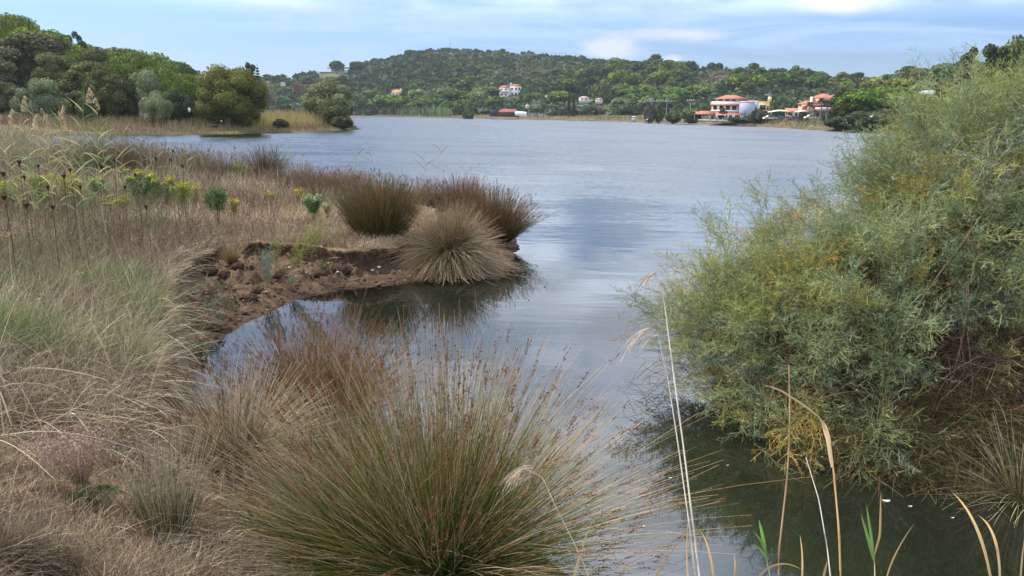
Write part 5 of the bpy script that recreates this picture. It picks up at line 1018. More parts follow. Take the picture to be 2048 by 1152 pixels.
# long pale loose stalks lying across the left bank
for i, (x0, y0, x1, y1, up_, lb) in enumerate(((148, 660, 160, 545, .28, 'pale grass stalk bent over at its top near the left edge'), (0, 508, 330, 505, .05, 'thin pale stalk lying level across the straw'), (40, 700, 18, 470, .3, 'upright pale stalk in front of the green grass at the left'), (100, 590, 200, 640, .06, 'pale broken stalk lying slantwise over green grass'), (230, 520, 290, 560, .06, 'pale broken stalk lying below the herbs'), (250, 700, 325, 640, .1, 'long curved pale stalk near the bank edge'), (12, 900, 0, 740, .3, 'pale stalk rising at the lower left picture edge'))):
    p0, p1 = gp(x0, y0), gp(x1, y1); p0[2] += .03; p1 = aty(np.array(float(x1)), np.array(float(y1)), p0[1]-.0) if abs(x1-x0) < 60 else p1+np.array([0, 0, .25]); t_ = np.linspace(0, 1, 10)[:, None]; P = p0*(1-t_)+p1*t_+np.array([0, 0, up_])*4*t_*(1-t_)*.5
    o = empty('grass_stalk', p0, lb, 'stalk', 'loose pale stalks on the left bank'); mb = MB(); tubes(mb, (P-p0)[None], np.linspace(.008, .003, 10)[None], lin(196, 172, 134), 4); mb.build('stem', M_grass, o); 
    mb = MB(); c_ = (P-p0)[-3:]; n = 12; rs = np.random.default_rng(i); ribbons(mb, curve(np.tile(c_[-1:], (n, 1)), norm(rs.normal(size=(n, 3))+np.array([0, 0, .4])), np.full(n, .03), np.zeros((n, 3)), 3), np.full((n, 3), .003), lin(190, 164, 128), rs); mb.build('seed_head', M_grass, o)
# stones and clods on the mud
for i, (px, rw, s, c, lb) in enumerate(((758, 535, .028, lin(220, 214, 204), 'whitest pebble on the mud under the ball shaped tussock'), (745, 541, .022, lin(200, 190, 176), 'smaller pale pebble left of the whitest one'), (656, 527, .022, lin(214, 206, 196), 'pale pebble on the mud near the dark clod'), (580, 536, .024, lin(216, 196, 170), 'cream pebble on the left of the mud slope'), (676, 556, .018, lin(190, 176, 160), 'tiny pebble at the waterline of the inlet'), (800, 543, .02, lin(150, 130, 110), 'brown pebble at the right end of the mud'), (612, 548, .03, lin(150, 124, 100), 'tan stone below the cream pebble'))):
    P = gp(px, rw); mb = MB(); core_sphere(mb, (0, 0, s*.3), (s*1.3, s, s*.7), c, 70+i, 10, 7, .25); tag(mb.build('pebble', M_stone, loc=P), lb, 'pebble', 'pebbles on the mud of the inlet')
for i, (px, rw, s, lb) in enumerate(((678, 545, .20, 'large dark crumbling clod at the waterline of the inlet'), (640, 552, .16, 'flat dark clod left of the large crumbling one'), (480, 545, .15, 'dark clod below the tan grass tuft'), (448, 556, .13, 'dark clod left below the tan grass tuft'), (500, 600, .14, 'wet dark clod near the lower mud slope'), (520, 585, .11, 'small wet clod above the lower mud slope'), (420, 545, .14, 'lumpy dark clod at the foot of the undercut'), (430, 660, .13, 'dark clod by the water at the left of the inlet'), (410, 600, .12, 'brown clod half covered in wisps'), (560, 560, .10, 'small clod beside the blue green sprout'))):
    P = gp(px, rw); mb = MB()
    for k in range(5): core_sphere(mb, (random.uniform(-1, 1)*s*.5, random.uniform(-1, 1)*s*.4, s*.2), np.array([s*.6, s*.5, s*.45])*(.6+.5*random.random()), lin(66, 50, 40), 90+i*5+k, 26, 16, .5, 5.)
    tag(mb.build('mud_clod', M_soil, loc=P), lb, 'clod', 'clods on the mud of the inlet')

# ---- tamarisk
def sprays(mb, base, d, Ln, cols, rs, nb=13, wd=.0034, gr=.1, nn=4):
    """feathery shoots: an axis with fine side twigs, each with short scale-leaf tips"""
    n = len(base); bend = np.stack([rs.normal(size=n)*.12, rs.normal(size=n)*.12, -gr-.15*rs.random(n)], -1)*Ln[:, None]; A_ = curve(base, d, Ln, bend, 5)
    ribbons(mb, A_, np.tile(np.linspace(wd*1.1, wd*.6, 5)[None], (n, 1)), cols[:, None]*.8, rs)
    s = (np.arange(nb)+.5)/nb*.95+.05; T_ = A_[:, 4]-A_[:, 0]; B0 = base[:, None]+d[:, None]*Ln[:, None, None]*s[None, :, None]+bend[:, None]*(s*s)[None, :, None]
    dd = norm(norm(T_)[:, None]*.9+norm(rs.normal(size=(n, nb, 3)))*.85); l_ = Ln[:, None]*(.34-.20*s[None])*(.6+.8*rs.random((n, nb)))
    c2 = (cols[:, None]*(.8+.4*rs.random((n, nb, 1))))
    q = curve(B0.reshape(-1, 3), dd.reshape(-1, 3), l_.ravel(), rs.normal(size=(n*nb, 3))*.015, 3); ribbons(mb, q, np.tile([[wd, wd*1.15, wd*.5]], (n*nb, 1)), c2.reshape(-1, 1, 3), rs)
    for k in range(nn):
        f = .25+.7*(k+rs.random((n*nb, 1)))/nn; b3 = q[:, 0]+(q[:, 2]-q[:, 0])*f; d3 = norm(norm(dd.reshape(-1, 3))+norm(rs.normal(size=(n*nb, 3)))*.8); q3 = curve(b3, d3, l_.ravel()*.36*(.5+.8*rs.random(n*nb)), np.zeros((n*nb, 3)), 2); ribbons(mb, q3, np.tile([[wd*1.2, wd*.6]], (n*nb, 1)), c2.reshape(-1, 1, 3)*1.05, rs)
def ell(px, row, y, wpx, hpx, dy): P = aty(np.array(float(px)), np.array(float(row)), y); return (P, np.array([wpx*y/1480., dy, hpx*y/1480.]))
TC = [lin(138, 148, 104), lin(120, 136, 104), lin(156, 157, 100), lin(132, 145, 120), lin(148, 152, 94), lin(164, 156, 84), lin(180, 142, 78)]
def tamarisk(name, label, ells, nspray, roots, seed, nlimb=90, Lr=(.28, .55), nb=16, wd=.0031, extra=None, cat='tamarisk', cols=TC, thick=.022, zmin=.04):
    rs = np.random.default_rng(seed); e0 = np.mean([r for r in roots], 0); e = empty(name, e0, label, cat); vol = np.array([np.prod(q[1])**.75 for q in ells]); vol = vol/vol.sum()
    i = rs.choice(len(ells), nspray, p=vol); Cn = np.array([q[0] for q in ells]); Rr_ = np.array([q[1] for q in ells]); dd = norm(rs.normal(size=(nspray, 3))); rad = .35+.62*rs.random((nspray, 1))**.55
    P = Cn[i]+dd*Rr_[i]*rad; d = norm(dd*np.array([.7, .7, .45])+np.array([-.10, -.05, .55])+rs.normal(size=(nspray, 3))*.38)
    # most sprays sit in feathery boughs with gaps between them
    nbg = max(nspray//24, 4); jb = rs.integers(nbg, size=nspray); inb = rs.random(nspray) < .84; Bp, Bd, Bl = P[:nbg], norm(d[:nbg]+np.array([-.12, 0, .15])), rs.uniform(.35, .85, nbg)
    sb = rs.random((nspray, 1)); side = norm(rs.normal(size=(nspray, 3))); Pb = Bp[jb]-Bd[jb]*Bl[jb][:, None]*.5+Bd[jb]*Bl[jb][:, None]*sb+side*(.10*(1.1-sb))
    P = np.where(inb[:, None], Pb, P); d = np.where(inb[:, None], norm(Bd[jb]+side*.55), d); bc = np.where(inb, jb, nbg)
    k = P[:, 2] > zmin+.12*rs.random(nspray); P = P[k]; dd = dd[k]; d = d[k]; bc = bc[k]; n = len(P)
    # the lowest shoots droop towards the water
    lowf_ = sm(-P[:, 2], -.9, -.2)[:, None]; d = norm(d*(1-lowf_)+lowf_*norm(np.concatenate([dd[:, :2], -.25+.4*rs.random((n, 1))], 1)))
    gap = fbm(P[:, 0]*2.4+3, P[:, 2]*2.4+P[:, 1]*2.1, 3, seed+4)+rs.normal(size=n)*.05; k = (gap > .37); P, d, dd, bc = P[k], d[k], dd[k], bc[k]; n = len(P); lng = rs.random(n) < .07; d = np.where(lng[:, None], norm(d*.5+np.array([-.25, 0, .8])), d)
    bt = rs.normal(size=nbg+1); bt[-1] = 0; f = fbm(P[:, 0]*1.9+5, P[:, 2]*1.9+P[:, 1]*1.3, 3, seed)+rs.normal(size=n)*.03+bt[bc]*.07; yel = fbm(P[:, 0]*4.2+50, P[:, 2]*4.2+P[:, 1]*2.7, 3, seed+9); cols = np.array(cols)
    ci = np.clip(((f-.5)*3+.5)*5, 0, 4).astype(int); yel = yel+rs.normal(size=n)*.03+rs.normal(size=nbg+1)[bc]*.06; ci = np.where((yel > .68) & (P[:, 2] < 2.4), 5, ci); ci = np.where((yel > .80) & (P[:, 2] < 1.9), 6, ci); C = cols[ci]*(.8+.3*rs.random((n, 1)))*(1+.14*bt[bc][:, None].clip(-1.5, 1.5))
    mb = MB(); sprays(mb, P-e0, d, rs.uniform(Lr[0], Lr[1], n)*np.where(lng, 1.3, 1.), C, rs, nb, wd); mb.build('foliage', M_leaf, e)
    # woody limbs from the roots out to the foliage
    mb = MB(); m = nlimb; j = rs.choice(n, m); r_ = np.array(roots)[rs.choice(len(roots), m)]+rs.normal(size=(m, 3))*np.array([.08, .08, 0]); E_ = P[j]; t_ = np.linspace(0, 1, 9)[None, :, None]
    mid = r_*.45+E_*.55+np.array([0, 0, .25])+rs.normal(size=(m, 3))*.14; Q = (1-t_)**2*r_[:, None]+2*t_*(1-t_)*mid[:, None]+t_*t_*E_[:, None]; Q[:, 1:-1] += rs.normal(size=(m, 7, 3))*.018; Q[..., 2] = np.maximum(Q[..., 2], .03)
    tubes(mb, Q-e0, (np.linspace(1, .26, 9)[None])*thick*(.5+.9*rs.random((m, 1))), np.array([lin(88, 72, 56), lin(112, 94, 76), lin(72, 58, 44)])[rs.choice(3, m)][:, None], 5)
    m2_ = n//3; j2 = rs.choice(n, m2_); jl = rs.choice(m, m2_*6).reshape(m2_, 6); cand = Q[jl, 5]; k2 = np.argmin(np.linalg.norm(cand-P[j2][:, None], axis=-1), 1); S_ = cand[np.arange(m2_), k2]; ok = np.linalg.norm(S_-P[j2], axis=1) < 1.0; S_, E2 = S_[ok], P[j2][ok]; t2 = np.linspace(0, 1, 5)[None, :, None]; q = S_[:, None]*(1-t2)+E2[:, None]*t2+np.array([0, 0, .10])*4*t2*(1-t2); q[:, 1:4] += rs.normal(size=(len(q), 3, 3))*.02
    tubes(mb, q-e0, np.tile(np.linspace(.009, .004, 5)[None], (len(q), 1)), lin(98, 78, 62), 4); mb.build('branches', M_bark, e)
    if extra: extra(e, e0, rs)
    return e
RZ = lambda px, rw: gp(px, rw)
ELS = [ell(2050, 370, 8.2, 255, 225, 1.3), ell(1940, 420, 7.8, 215, 200, 1.2), ell(1840, 500, 7.9, 195, 175, 1.1), ell(1640, 560, 7.8, 165, 140, .9), ell(1520, 620, 7.6, 150, 130, .8), ell(1430, 690, 7.4, 120, 85, .55), ell(1390, 640, 7.6, 90, 70, .5), ell(1600, 745, 6.8, 190, 150, .7), ell(1690, 650, 7.0, 200, 170, .8), ell(1860, 560, 7.1, 220, 150, .8), ell(1620, 840, 6.3, 120, 75, .4), ell(2030, 540, 7.2, 190, 140, .8), ell(1750, 790, 6.4, 110, 90, .35), ell(1560, 880, 6.1, 130, 60, .35), ell(1690, 900, 5.95, 120, 60, .35), ell(1480, 820, 6.7, 80, 70, .4), ell(1840, 760, 6.5, 130, 110, .5), ell(1960, 690, 6.5, 150, 90, .5), ell(1600, 885, 6.05, 150, 60, .35), ell(1720, 880, 5.95, 120, 65, .35), ell(1520, 850, 6.5, 90, 60, .35), ell(1640, 850, 6.2, 140, 70, .4)]
ROOTS = [RZ(1640, 880), RZ(1760, 880), RZ(1900, 860), RZ(1700, 820), RZ(2000, 820), RZ(1560, 880)]
tamarisk('tamarisk', 'big feathery grey-green tamarisk with yellowing tufts filling the right side', ELS, 12500, ROOTS, 500, nlimb=150, thick=.017)
tamarisk('tamarisk', 'rusty brown dead feathery tamarisk tuft over the water under the big one', [ell(1725, 885, 6.05, 55, 50, .25), ell(1480, 790, 7.0, 50, 60, .25)], 110, [RZ(1760, 900), RZ(1520, 880)], 501, nlimb=14, Lr=(.15, .3), cols=[lin(128, 92, 62), lin(140, 104, 66), lin(116, 88, 64), lin(120, 86, 60), lin(132, 98, 64), lin(140, 108, 60), lin(150, 110, 60)], thick=.01)
def sprout(px, rw, px2, rw2, label, n, c, seed, s=.16, L_=(.12, .22)):
    b = gp(px, rw); tip = aty(np.array(float(px2)), np.array(float(rw2)), b[1]+.0); rs = np.random.default_rng(seed); e = empty('tamarisk_sprout', b, label, 'sprout', 'tamarisk sprouts on the mud'); t_ = rs.random((n, 1))**.7; ax = tip-b
    st = curve(np.zeros((5, 3)), norm(np.tile(ax, (5, 1))+rs.normal(size=(5, 3))*.12), np.full(5, np.linalg.norm(ax)*.9), np.zeros((5, 3)), 4); mb = MB(); tubes(mb, st, np.full((5, 4), .006), lin(140, 112, 84), 4); mb.build('stems', M_bark, e)
    P = ax*t_+rs.normal(size=(n, 3))*s*.45*(.3+t_); P[:, 2] = np.maximum(P[:, 2], .01); d = norm(ax/np.linalg.norm(ax)+rs.normal(size=(n, 3))*.4+np.array([0, 0, .3])); mb = MB(); sprays(mb, P, d, rs.uniform(*L_, n), np.array([c]*n)*(.8+.4*rs.random((n, 1))), rs, 9, .0045, nn=3); mb.build('foliage', M_leaf, e)
sprout(575, 548, 640, 462, 'yellow green tamarisk sprout leaning right up the muddy slope', 90, lin(138, 140, 78), 1, .22, (.15, .3))
sprout(548, 552, 552, 486, 'upright yellow green tamarisk sprout left of the leaning one', 28, lin(128, 134, 80), 2, .1)
sprout(535, 574, 532, 518, 'blue green tamarisk sprout standing low on the mud', 40, lin(108, 134, 112), 3, .12)
sprout(575, 578, 585, 560, 'tiny blue green sprout right of the taller blue green one', 10, lin(108, 130, 108), 4, .06)
sprout(440, 650, 420, 600, 'spreading grey blue sprout at the left bank of the inlet', 46, lin(112, 122, 104), 5, .26)
rush('grass_tuft', 462, 528, 'tan dry grass tuft growing on the muddy slope', 420, .42, .6, .07, 31, heads=0.01, w_=.004, pal=[lin(172, 148, 104), lin(150, 126, 88)], tipc=lin(184, 160, 120))

# dead undergrowth and grass on the right bank
def tangle(name, label, n, px, row, y, sz, pal, seed, L_=(.3, .9), w_=.004, cat='undergrowth', up_=.1):
    rs = np.random.default_rng(seed); c, r = ell(px, row, y, *sz); P = c+norm(rs.normal(size=(n, 3)))*r*rs.random((n, 1))**.45; g = ground_h(P[:, 0], P[:, 1]); P[:, 2] = np.maximum(P[:, 2], np.maximum(g, 0)+.02*rs.random(n))
    d = norm(rs.normal(size=(n, 3))*np.array([1, .8, .6])+np.array([-.3, -.25, up_])); l_ = rs.uniform(*L_, n); Q = curve(P, d, l_, np.stack([0*l_, 0*l_, -.5*l_*rs.random(n)], -1)+rs.normal(size=(n, 3))*.1, 6); Q[..., 2] = np.maximum(Q[..., 2], .01)
    C = np.array(pal)[rs.choice(len(pal), n)][:, None]*(.6+.7*rs.random((n, 1, 1))); mb = MB(); ribbons(mb, Q, w_*(.5+rs.random((n, 1)))*np.linspace(1, .4, 6)[None], C, rs); tag(mb.build(name, M_grass), label, cat, None, 'stuff')
BR = [lin(104, 80, 62), lin(84, 64, 50), lin(128, 104, 84), lin(70, 56, 46)]
tangle('dead_undergrowth', 'tangled brown dead twigs under the big tamarisk at the right', 12000, 1970, 790, 6.4, (200, 150, .55), BR, 81)
tangle('bank_grass', 'mixed green and brown grass hanging into the water at the right bank', 11000, 1880, 935, 5.85, (280, 66, .45), [lin(96, 98, 60), lin(84, 90, 52), lin(124, 102, 72), lin(104, 84, 62)], 82, (.2, .6), .004, 'grass')
tangle('dead_undergrowth', 'dark twigs among the lower left branches of the tamarisk', 2200, 1620, 800, 6.9, (170, 70, .5), BR, 83, (.2, .5), .004)
tangle('dead_undergrowth', 'bare grey twigs hanging over the water at the left tip of the tamarisk', 260, 1370, 735, 7.3, (95, 60, .35), [lin(120, 106, 92), lin(96, 78, 62)], 84, (.2, .5), .004)
field('bank_turf', 'matted brown and green grass on the right bank under the tamarisk', 26000, (1400, 2150, 820, 1080), lambda px, py: .24+0*px, [lin(96, 92, 56), lin(112, 92, 66), lin(84, 70, 50), lin(90, 100, 56)], 86, w_=.0032, lay=.9, segs=5, grav=.4, keep=lambda x, y, dB, px, py: sdist(x, y, RB) > -.12)
rush('rush_clump', 2040, 985, 'straw and green rush hanging in at the right picture edge', 260, .7, 1.3, .2, 41, heads=.05, grav=.3, w_=.004, pal=[STRAW, RGRN, STRAWG, RGRN2], lean=(-.2, 0))
dock(1975, 880, 'dark broad leaved weed at the right bank, larger one near the picture edge', 15, 1.0, n=10, c=lin(66, 88, 44)); dock(1905, 920, 'small broad leaved weed low on the right bank', 16, .8, n=8, c=lin(74, 92, 50))
# ---- single canes and blades in front at the bottom
def cane(pts, label, w0, c, y, blades=(), plume=None, name='dry_reed', group='dry reeds in front at the bottom', w1=None, dz=None):
    """pts: picture points from the foot upwards, each with its own distance"""
    P = np.array([aty(np.array(float(a)), np.array(float(b)), float(d)) for a, b, d in pts]); o0 = P[0].copy(); g = float(ground_h(np.array([o0[0]]), np.array([o0[1]]))[0])
    ext = P[0]+(P[0]-P[1])/np.linalg.norm(P[0]-P[1])*.0; foot = np.array([ext[0]+(P[0]-P[1])[0]*.2, ext[1]-.05, max(min(g, P[0][2]-.02), -.1)]); P = np.concatenate([[foot], P]); e = empty(name, foot, label, 'reed', group)
    tt = np.linspace(0, len(P)-1, 22); Q = np.stack([np.interp(tt, np.arange(len(P)), P[:, k]) for k in range(3)], -1)-foot; mb = MB()
    W = np.linspace(w0, w1 or w0*.55, 22); W[::4] *= 1.25; cc = np.array(c)*(.85+.3*np.random.default_rng(int(pts[0][0])).random((22, 1))); cc[::4] *= .75; tubes(mb, Q[None], W[None], cc[None], 6); mb.build('stalk', M_grass, e)
    for bp, bw, bc in blades:
        Pb = np.array([aty(np.array(float(a)), np.array(float(b)), float(d)) for a, b, d in bp])-foot; tb = np.linspace(0, len(Pb)-1, 12); q = np.stack([np.interp(tb, np.arange(len(Pb)), Pb[:, k]) for k in range(3)], -1)
        s = np.linspace(0, 1, 12); wv = bw*np.interp(s, [0, .15, .5, .85, 1], [.35, .8, 1, .6, .06]); T_ = norm(np.gradient(q, axis=0)); S_ = norm(np.cross(T_, np.array([.2, 1, .3])))*wv[:, None]*.5; up_ = np.cross(T_, S_)*.35
        mb = MB(); mb.add(np.stack([q-S_, q+up_, q+S_], 1), np.concatenate([grid_faces(12, 3)]), np.array(bc)*np.ones((36, 3))*(.9+.2*np.random.default_rng(3).random((36, 1)))); mb.build('leaf', M_leaf, e)
    if plume:
        a, b, dd_, n, wx = plume; c0 = aty(np.array(float(a)), np.array(float(b)), float(dd_))-foot; rs = np.random.default_rng(5); s = rs.random(n); d = norm(np.stack([-1+.3*rs.normal(size=n), rs.normal(size=n)*.3, .25-.5*s], -1)); b0 = c0+np.stack([-wx*.35*s, 0*s, .05*np.sin(s*3)], -1); mb = MB()
        ribbons(mb, curve(b0, d, wx*(.25+.5*rs.random(n)), np.tile([[0, 0, -wx*.45]], (n, 1)), 6), np.full((n, 6), .0022), lin(206, 186, 164)*(.8+.3*rs.random((n, 1, 1))), rs); mb.build('plume', M_grass, e)
    return e
DC = lin(196, 168, 128); DW = lin(206, 196, 178); DB = lin(188, 150, 102)
cane([(1405, 1200, 3.6), (1392, 1100, 3.75), (1368, 900, 4.05), (1346, 740, 4.3), (1328, 600, 4.5), (1318, 560, 4.55)], 'tall pale cane with wispy drooping top between the clump and tamarisk, right of a pair', .013, DW, 4, plume=(1318, 560, 4.55, 46, .16))
cane([(1396, 1200, 3.65), (1380, 1060, 3.8), (1355, 880, 4.1), (1336, 760, 4.3), (1318, 680, 4.4)], 'pale cane with a soft bent plume, left of the tall pair', .010, DW, 4, plume=(1318, 672, 4.4, 36, .28))
cane([(1556, 1200, 3.2), (1558, 1100, 3.3), (1574, 960, 3.5), (1580, 860, 3.6), (1578, 730, 3.8)], 'brown upright cane crossing in front of the tamarisk, bare tip', .011, lin(150, 122, 92), 4)
cane([(1683, 1200, 3.2), (1678, 1060, 3.35), (1668, 950, 3.5), (1660, 880, 3.6), (1645, 848, 3.65)], 'cane with a long folded dry leaf arching to the left', .012, DB, 4, blades=[([(1664, 935, 3.52), (1657, 880, 3.6), (1648, 850, 3.65), (1640, 836, 3.66)], .026, lin(190, 166, 132)), ([(1640, 836, 3.66), (1610, 812, 3.7), (1560, 780, 3.75), (1530, 770, 3.78)], .014, lin(206, 180, 128))])
cane([(1666, 1200, 3.2), (1655, 1100, 3.35), (1638, 1000, 3.5), (1612, 915, 3.65)], 'thin whitish cane slanting left beneath the tamarisk', .0075, DW, 4)
cane([(1750, 1200, 3.2), (1750, 1160, 3.25), (1749, 1125, 3.3)], 'green shoot with three narrow leaves and a dry tall blade', .008, DC, 4, blades=[([(1749, 1125, 3.3), (1740, 1090, 3.32), (1722, 1028, 3.36)], .016, lin(132, 156, 84)), ([(1749, 1120, 3.3), (1742, 1070, 3.35), (1733, 1010, 3.4)], .014, lin(120, 146, 76)), ([(1749, 1110, 3.3), (1760, 1070, 3.34), (1762, 985, 3.42)], .012, lin(176, 150, 100))], name='reed_shoot')
cane([(1548, 1200, 3.2), (1540, 1150, 3.25), (1532, 1115, 3.3)], 'green shoot with pointed leaves between two canes at the bottom', .007, lin(130, 150, 90), 4, blades=[([(1532, 1115, 3.3), (1527, 1080, 3.33), (1518, 1040, 3.37)], .018, lin(120, 160, 84)), ([(1533, 1118, 3.3), (1520, 1098, 3.3), (1500, 1088, 3.3)], .012, lin(130, 164, 96)), ([(1532, 1110, 3.3), (1524, 1085, 3.3), (1506, 1060, 3.32)], .014, lin(110, 150, 80))], name='reed_shoot')
blades_ = [((1770, 1170, 3.1), (1790, 1110, 3.2), (1828, 1048, 3.3), .013, 'curved dry blade rising right of the green shoot'), ((1985, 1180, 3.1), (1955, 1060, 3.2), (1905, 985, 3.35), .014, 'long dry blade at the lower right, leftmost of three'), ((2000, 1180, 3.1), (1990, 1080, 3.2), (1955, 1030, 3.3), .013, 'dry blade at the lower right, middle of three'), ((2040, 1190, 3.1), (2044, 1120, 3.2), (2052, 1060, 3.3), .013, 'dry blade at the lower right, by the picture edge'),
    ((1290, 1200, 3.3), (1320, 1140, 3.4), (1375, 1060, 3.5), .014, 'dry blade slanting up right beside the pale canes, upper'), ((1250, 1130, 3.45), (1310, 1100, 3.5), (1372, 1058, 3.6), .010, 'thin dry blade slanting across the water left of the canes'), ((1430, 1190, 3.2), (1420, 1110, 3.3), (1400, 1060, 3.4), .012, 'dry blade leaning left just right of the pale canes'), ((1140, 1190, 3.2), (1160, 1110, 3.3), (1185, 1040, 3.4), .012, 'tan blade in front of the right side of the huge clump'),
    ((1600, 1190, 3.1), (1605, 1130, 3.2), (1600, 1070, 3.3), .010, 'short dry blade between the brown cane and the whitish one'), ((1520, 1150, 3.2), (1560, 1128, 3.2), (1605, 1140, 3.2), .013, 'low arched tan blade across the foot of the canes'), ((1640, 1190, 3.1), (1648, 1150, 3.2), (1655, 1120, 3.2), .014, 'stubby dry blade at the foot of the whitish cane'), ((1460, 1190, 3.2), (1470, 1150, 3.2), (1468, 1110, 3.25), .012, 'broken brown stub right of the leaning dry blade'), ((1380, 1190, 3.2), (1374, 1120, 3.3), (1376, 1040, 3.4), .010, 'thin dry blade hugging the left side of the canes')]
for i, (a, b_, c, wv, lb) in enumerate(blades_):
    P0 = aty(np.array(float(a[0])), np.array(float(a[1])), a[2]); e = empty('broken_reed', P0, lb, 'reed blade', 'dry reed blades at the bottom'); Pb = np.array([aty(np.array(float(q[0])), np.array(float(q[1])), q[2]) for q in (a, b_, c)])-P0
    t_ = np.linspace(0, 1, 12)[:, None]; q = (1-t_)**2*Pb[0]+2*t_*(1-t_)*(2*Pb[1]-.5*Pb[0]-.5*Pb[2])+t_*t_*Pb[2]; gz = float(ground_h(np.array([P0[0]]), np.array([P0[1]]))[0]); q = np.concatenate([[[q[0, 0]-(q[1, 0]-q[0, 0]), q[0, 1]-.03, max(gz, -.05)-P0[2]-.02]], q])
    s = np.linspace(0, 1, 13); w_ = wv*np.interp(s, [0, .1, .5, .85, 1], [.5, .8, 1, .55, .05]); T_ = norm(np.gradient(q, axis=0)); S_ = norm(np.cross(T_, np.array([.1, 1, .3])))*w_[:, None]*.5; mb = MB(); mb.add(np.stack([q-S_, q+np.cross(T_, S_)*.3, q+S_], 1), grid_faces(13, 3), lin(196, 164, 116)*(.8+.3*rng.random())); mb.build('leaf', M_leaf, e)
cane([(1195, 1200, 3.2), (1160, 1110, 3.3), (1110, 1010, 3.4), (1085, 955, 3.5), (1050, 938, 3.55)], 'cane bent over with a hanging pinkish plume in front of the huge clump', .007, lin(196, 172, 146), 4, plume=(1075, 948, 3.5, 60, .22))
P = aty(np.array(1898.), np.array(990.), 5.6); P2 = aty(np.array(2090.), np.array(991.), 5.5); e = empty('bare_stick', P, 'white bare stick lying level over the water at the right edge', 'stick'); mb = MB(); t_ = np.linspace(0, 1, 8)[:, None]; tubes(mb, ((P2-P)*t_+np.array([0, 0, .008])*np.sin(t_*7))[None], np.linspace(.006, .012, 8)[None], lin(222, 214, 200), 5); mb.build('shaft', M_bark, e)
mb = MB(); limb(mb, [(P2-P)*.6, (P2-P)*.66+np.array([.0, 0, -.04])], .003, .002, lin(200, 190, 176), 4, 3); mb.build('twig', M_bark, e)
for i, (px, rw, s, lb) in enumerate(((1772, 1001, .05, 'pale leaf floating beside the right bank'), (1820, 1012, .025, 'small leaf scrap floating right of the pale leaf'), (1285, 1052, .03, 'pale leaf floating right of the huge clump'), (1340, 955, .02, 'leaf scrap floating near the pale canes'), (1905, 1035, .02, 'tiny leaf floating under the white stick'), (1455, 930, .016, 'tiny yellow leaf floating under the tamarisk edge'))):
    p = atz(np.array(float(px)), np.array(float(rw)), .006); mb = MB(); a = np.linspace(0, 6.283, 13); Rg = np.stack([np.stack([k*s*.5*np.cos(a)*1.3, k*s*.32*np.sin(a), .003*np.cos(a*2)*k], -1) for k in (0.05, 1)]); mb.add(Rg, grid_faces(2, 13), lin(196, 190, 166)); tag(mb.build('floating_leaf', M_leaf, loc=(p[0], p[1], .007)), lb, 'leaf', 'leaves floating on the near water')

# ================================================================ grass of the left point and the far shore
def farfield(name, label, n, region, cond, hfun, pal, seed, w_=.06, kinds='grass', y0=60, y1=420, segs=3, lay=.2):
    rs = np.random.default_rng(seed); px = rs.uniform(region[0], region[1], n); yy = np.exp(rs.uniform(np.log(y0), np.log(y1), n)); d = ray(px, 230+0*px); x = d[:, 0]/d[:, 1]*yy
    k = cond(x, yy, px); x, yy, px = x[k], yy[k], px[k]; g = ground_h(x, yy); k = g > .04; x, yy, g, px = x[k], yy[k], g[k], px[k]; n = len(x); h = hfun(px, yy, x)*(.45+.8*rs.random(n)); a = rs.random(n)*6.283; inc = np.abs(rs.normal(size=n))*lay
    dd = np.stack([np.sin(inc)*np.cos(a), np.sin(inc)*np.sin(a), np.cos(inc)], -1); P = curve(np.stack([x, yy, g-.03], -1), dd, h, rs.normal(size=(n, 3))*.1*h[:, None], segs); pal = np.array(pal); pt = fbm(x/6., yy/6., 3, seed); ci = np.clip(((pt-.5)*2.6+.5+rs.normal(size=n)*.2)*len(pal), 0, len(pal)-1).astype(int)
    W = w_*(yy/90.)[:, None]*(.5+rs.random((n, 1)))*np.linspace(1, .35, segs)[None]; mb = MB(); ribbons(mb, P, W, pal[ci][:, None]*(.75+.5*rs.random((n, 1, 1))), rs); tag(mb.build(name, M_grass), label, kinds, None, 'stuff')
inP = lambda x, y: sdist(x, y, PN)
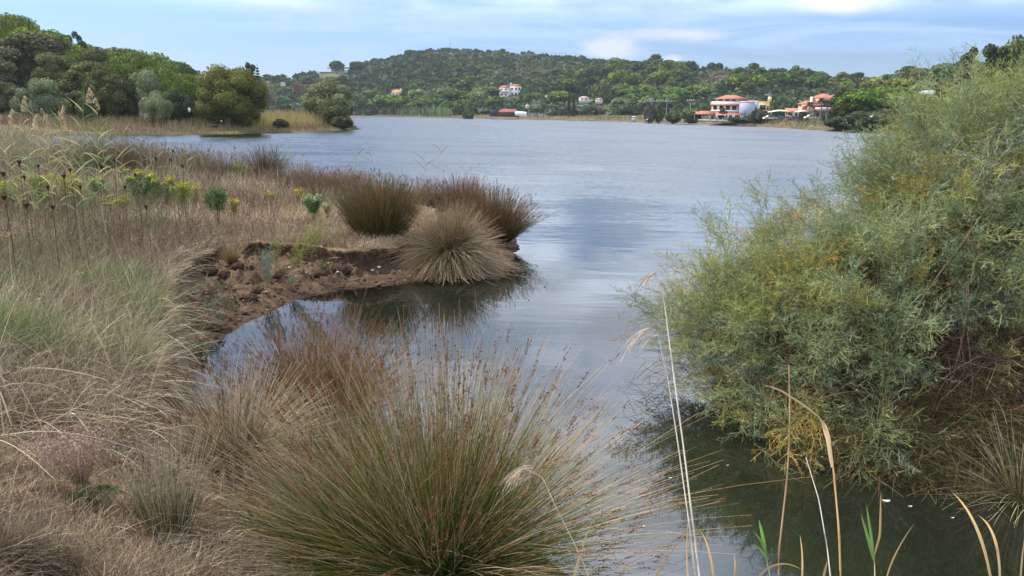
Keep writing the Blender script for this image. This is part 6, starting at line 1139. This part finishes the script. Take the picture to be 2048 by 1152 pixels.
farfield('point_grass', 'purplish brown and straw grass on the left point of land', 46000, (-60, 725), lambda x, y, px: inP(x, y) > .3, lambda px, y, x: .35+.55*sm(inP(x, y), 1.5, 7), [lin(126, 98, 88), lin(140, 118, 96), lin(158, 142, 100), lin(120, 116, 66)], 91, .045, 'grass', 76, 150)
farfield('point_reeds', 'golden reeds right of the lone shore pine', 9000, (500, 700), lambda x, y, px: (inP(x, y) > 4) & (y > 92), lambda px, y, x: 1.7+0*px, [lin(172, 156, 98), lin(150, 144, 86), lin(162, 140, 100)], 92, .05, 'reeds', 90, 128)
farfield('shore_turf', 'green and rusty turf along the waterline of the left point', 26000, (-60, 720), lambda x, y, px: (inP(x, y) > -1.4) & (inP(x, y) < 2.2), lambda px, y, x: .26+0*px, [lin(96, 104, 50), lin(120, 88, 66), lin(104, 102, 56)], 93, .06, 'grass', 72, 130)
shoreY = lambda x, y: y-np.interp(x/y, su, sy)
farfield('far_shore_grass', 'brown and ochre grass along the far shore', 42000, (690, 2048), lambda x, y, px: (shoreY(x, y) > .2) & (shoreY(x, y) < 34), lambda px, y, x: .35+.9*sm(shoreY(x, y), 2, 12), [lin(120, 92, 72), lin(138, 110, 76), lin(156, 140, 88), lin(110, 112, 62)], 94, .075, 'grass', 140, 470)
farfield('cane_bed', 'pale green giant cane bed at the foot of the hill', 6500, (752, 905), lambda x, y, px: (shoreY(x, y) > 6) & (shoreY(x, y) < 22), lambda px, y, x: 4.6*np.interp(px, [750, 775, 890, 905], [.5, 1, .9, .5]), [lin(112, 128, 80), lin(126, 140, 92), lin(98, 116, 74)], 95, .11, 'canes', 340, 440, 4, .3)

# ================================================================ haze
mh = bpy.data.materials.new('haze'); mh.use_nodes = True; t = mh.node_tree; t.nodes.clear()
pv = t.nodes.new('ShaderNodeVolumePrincipled'); pv.inputs['Color'].default_value = (.80, .88, 1, 1); pv.inputs['Density'].default_value = .00012; pv.inputs['Anisotropy'].default_value = .2
o = t.nodes.new('ShaderNodeOutputMaterial'); t.links.new(pv.outputs[0], o.inputs['Volume'])
mb = MB(); box(mb, -12600, 12600, -40, 3650, -4.2, 95, lin(200, 200, 200)); hz = mb.build('haze', mh); hz['kind'] = 'stuff'; hz['label'] = 'thin bluish summer haze over the lake and hills'
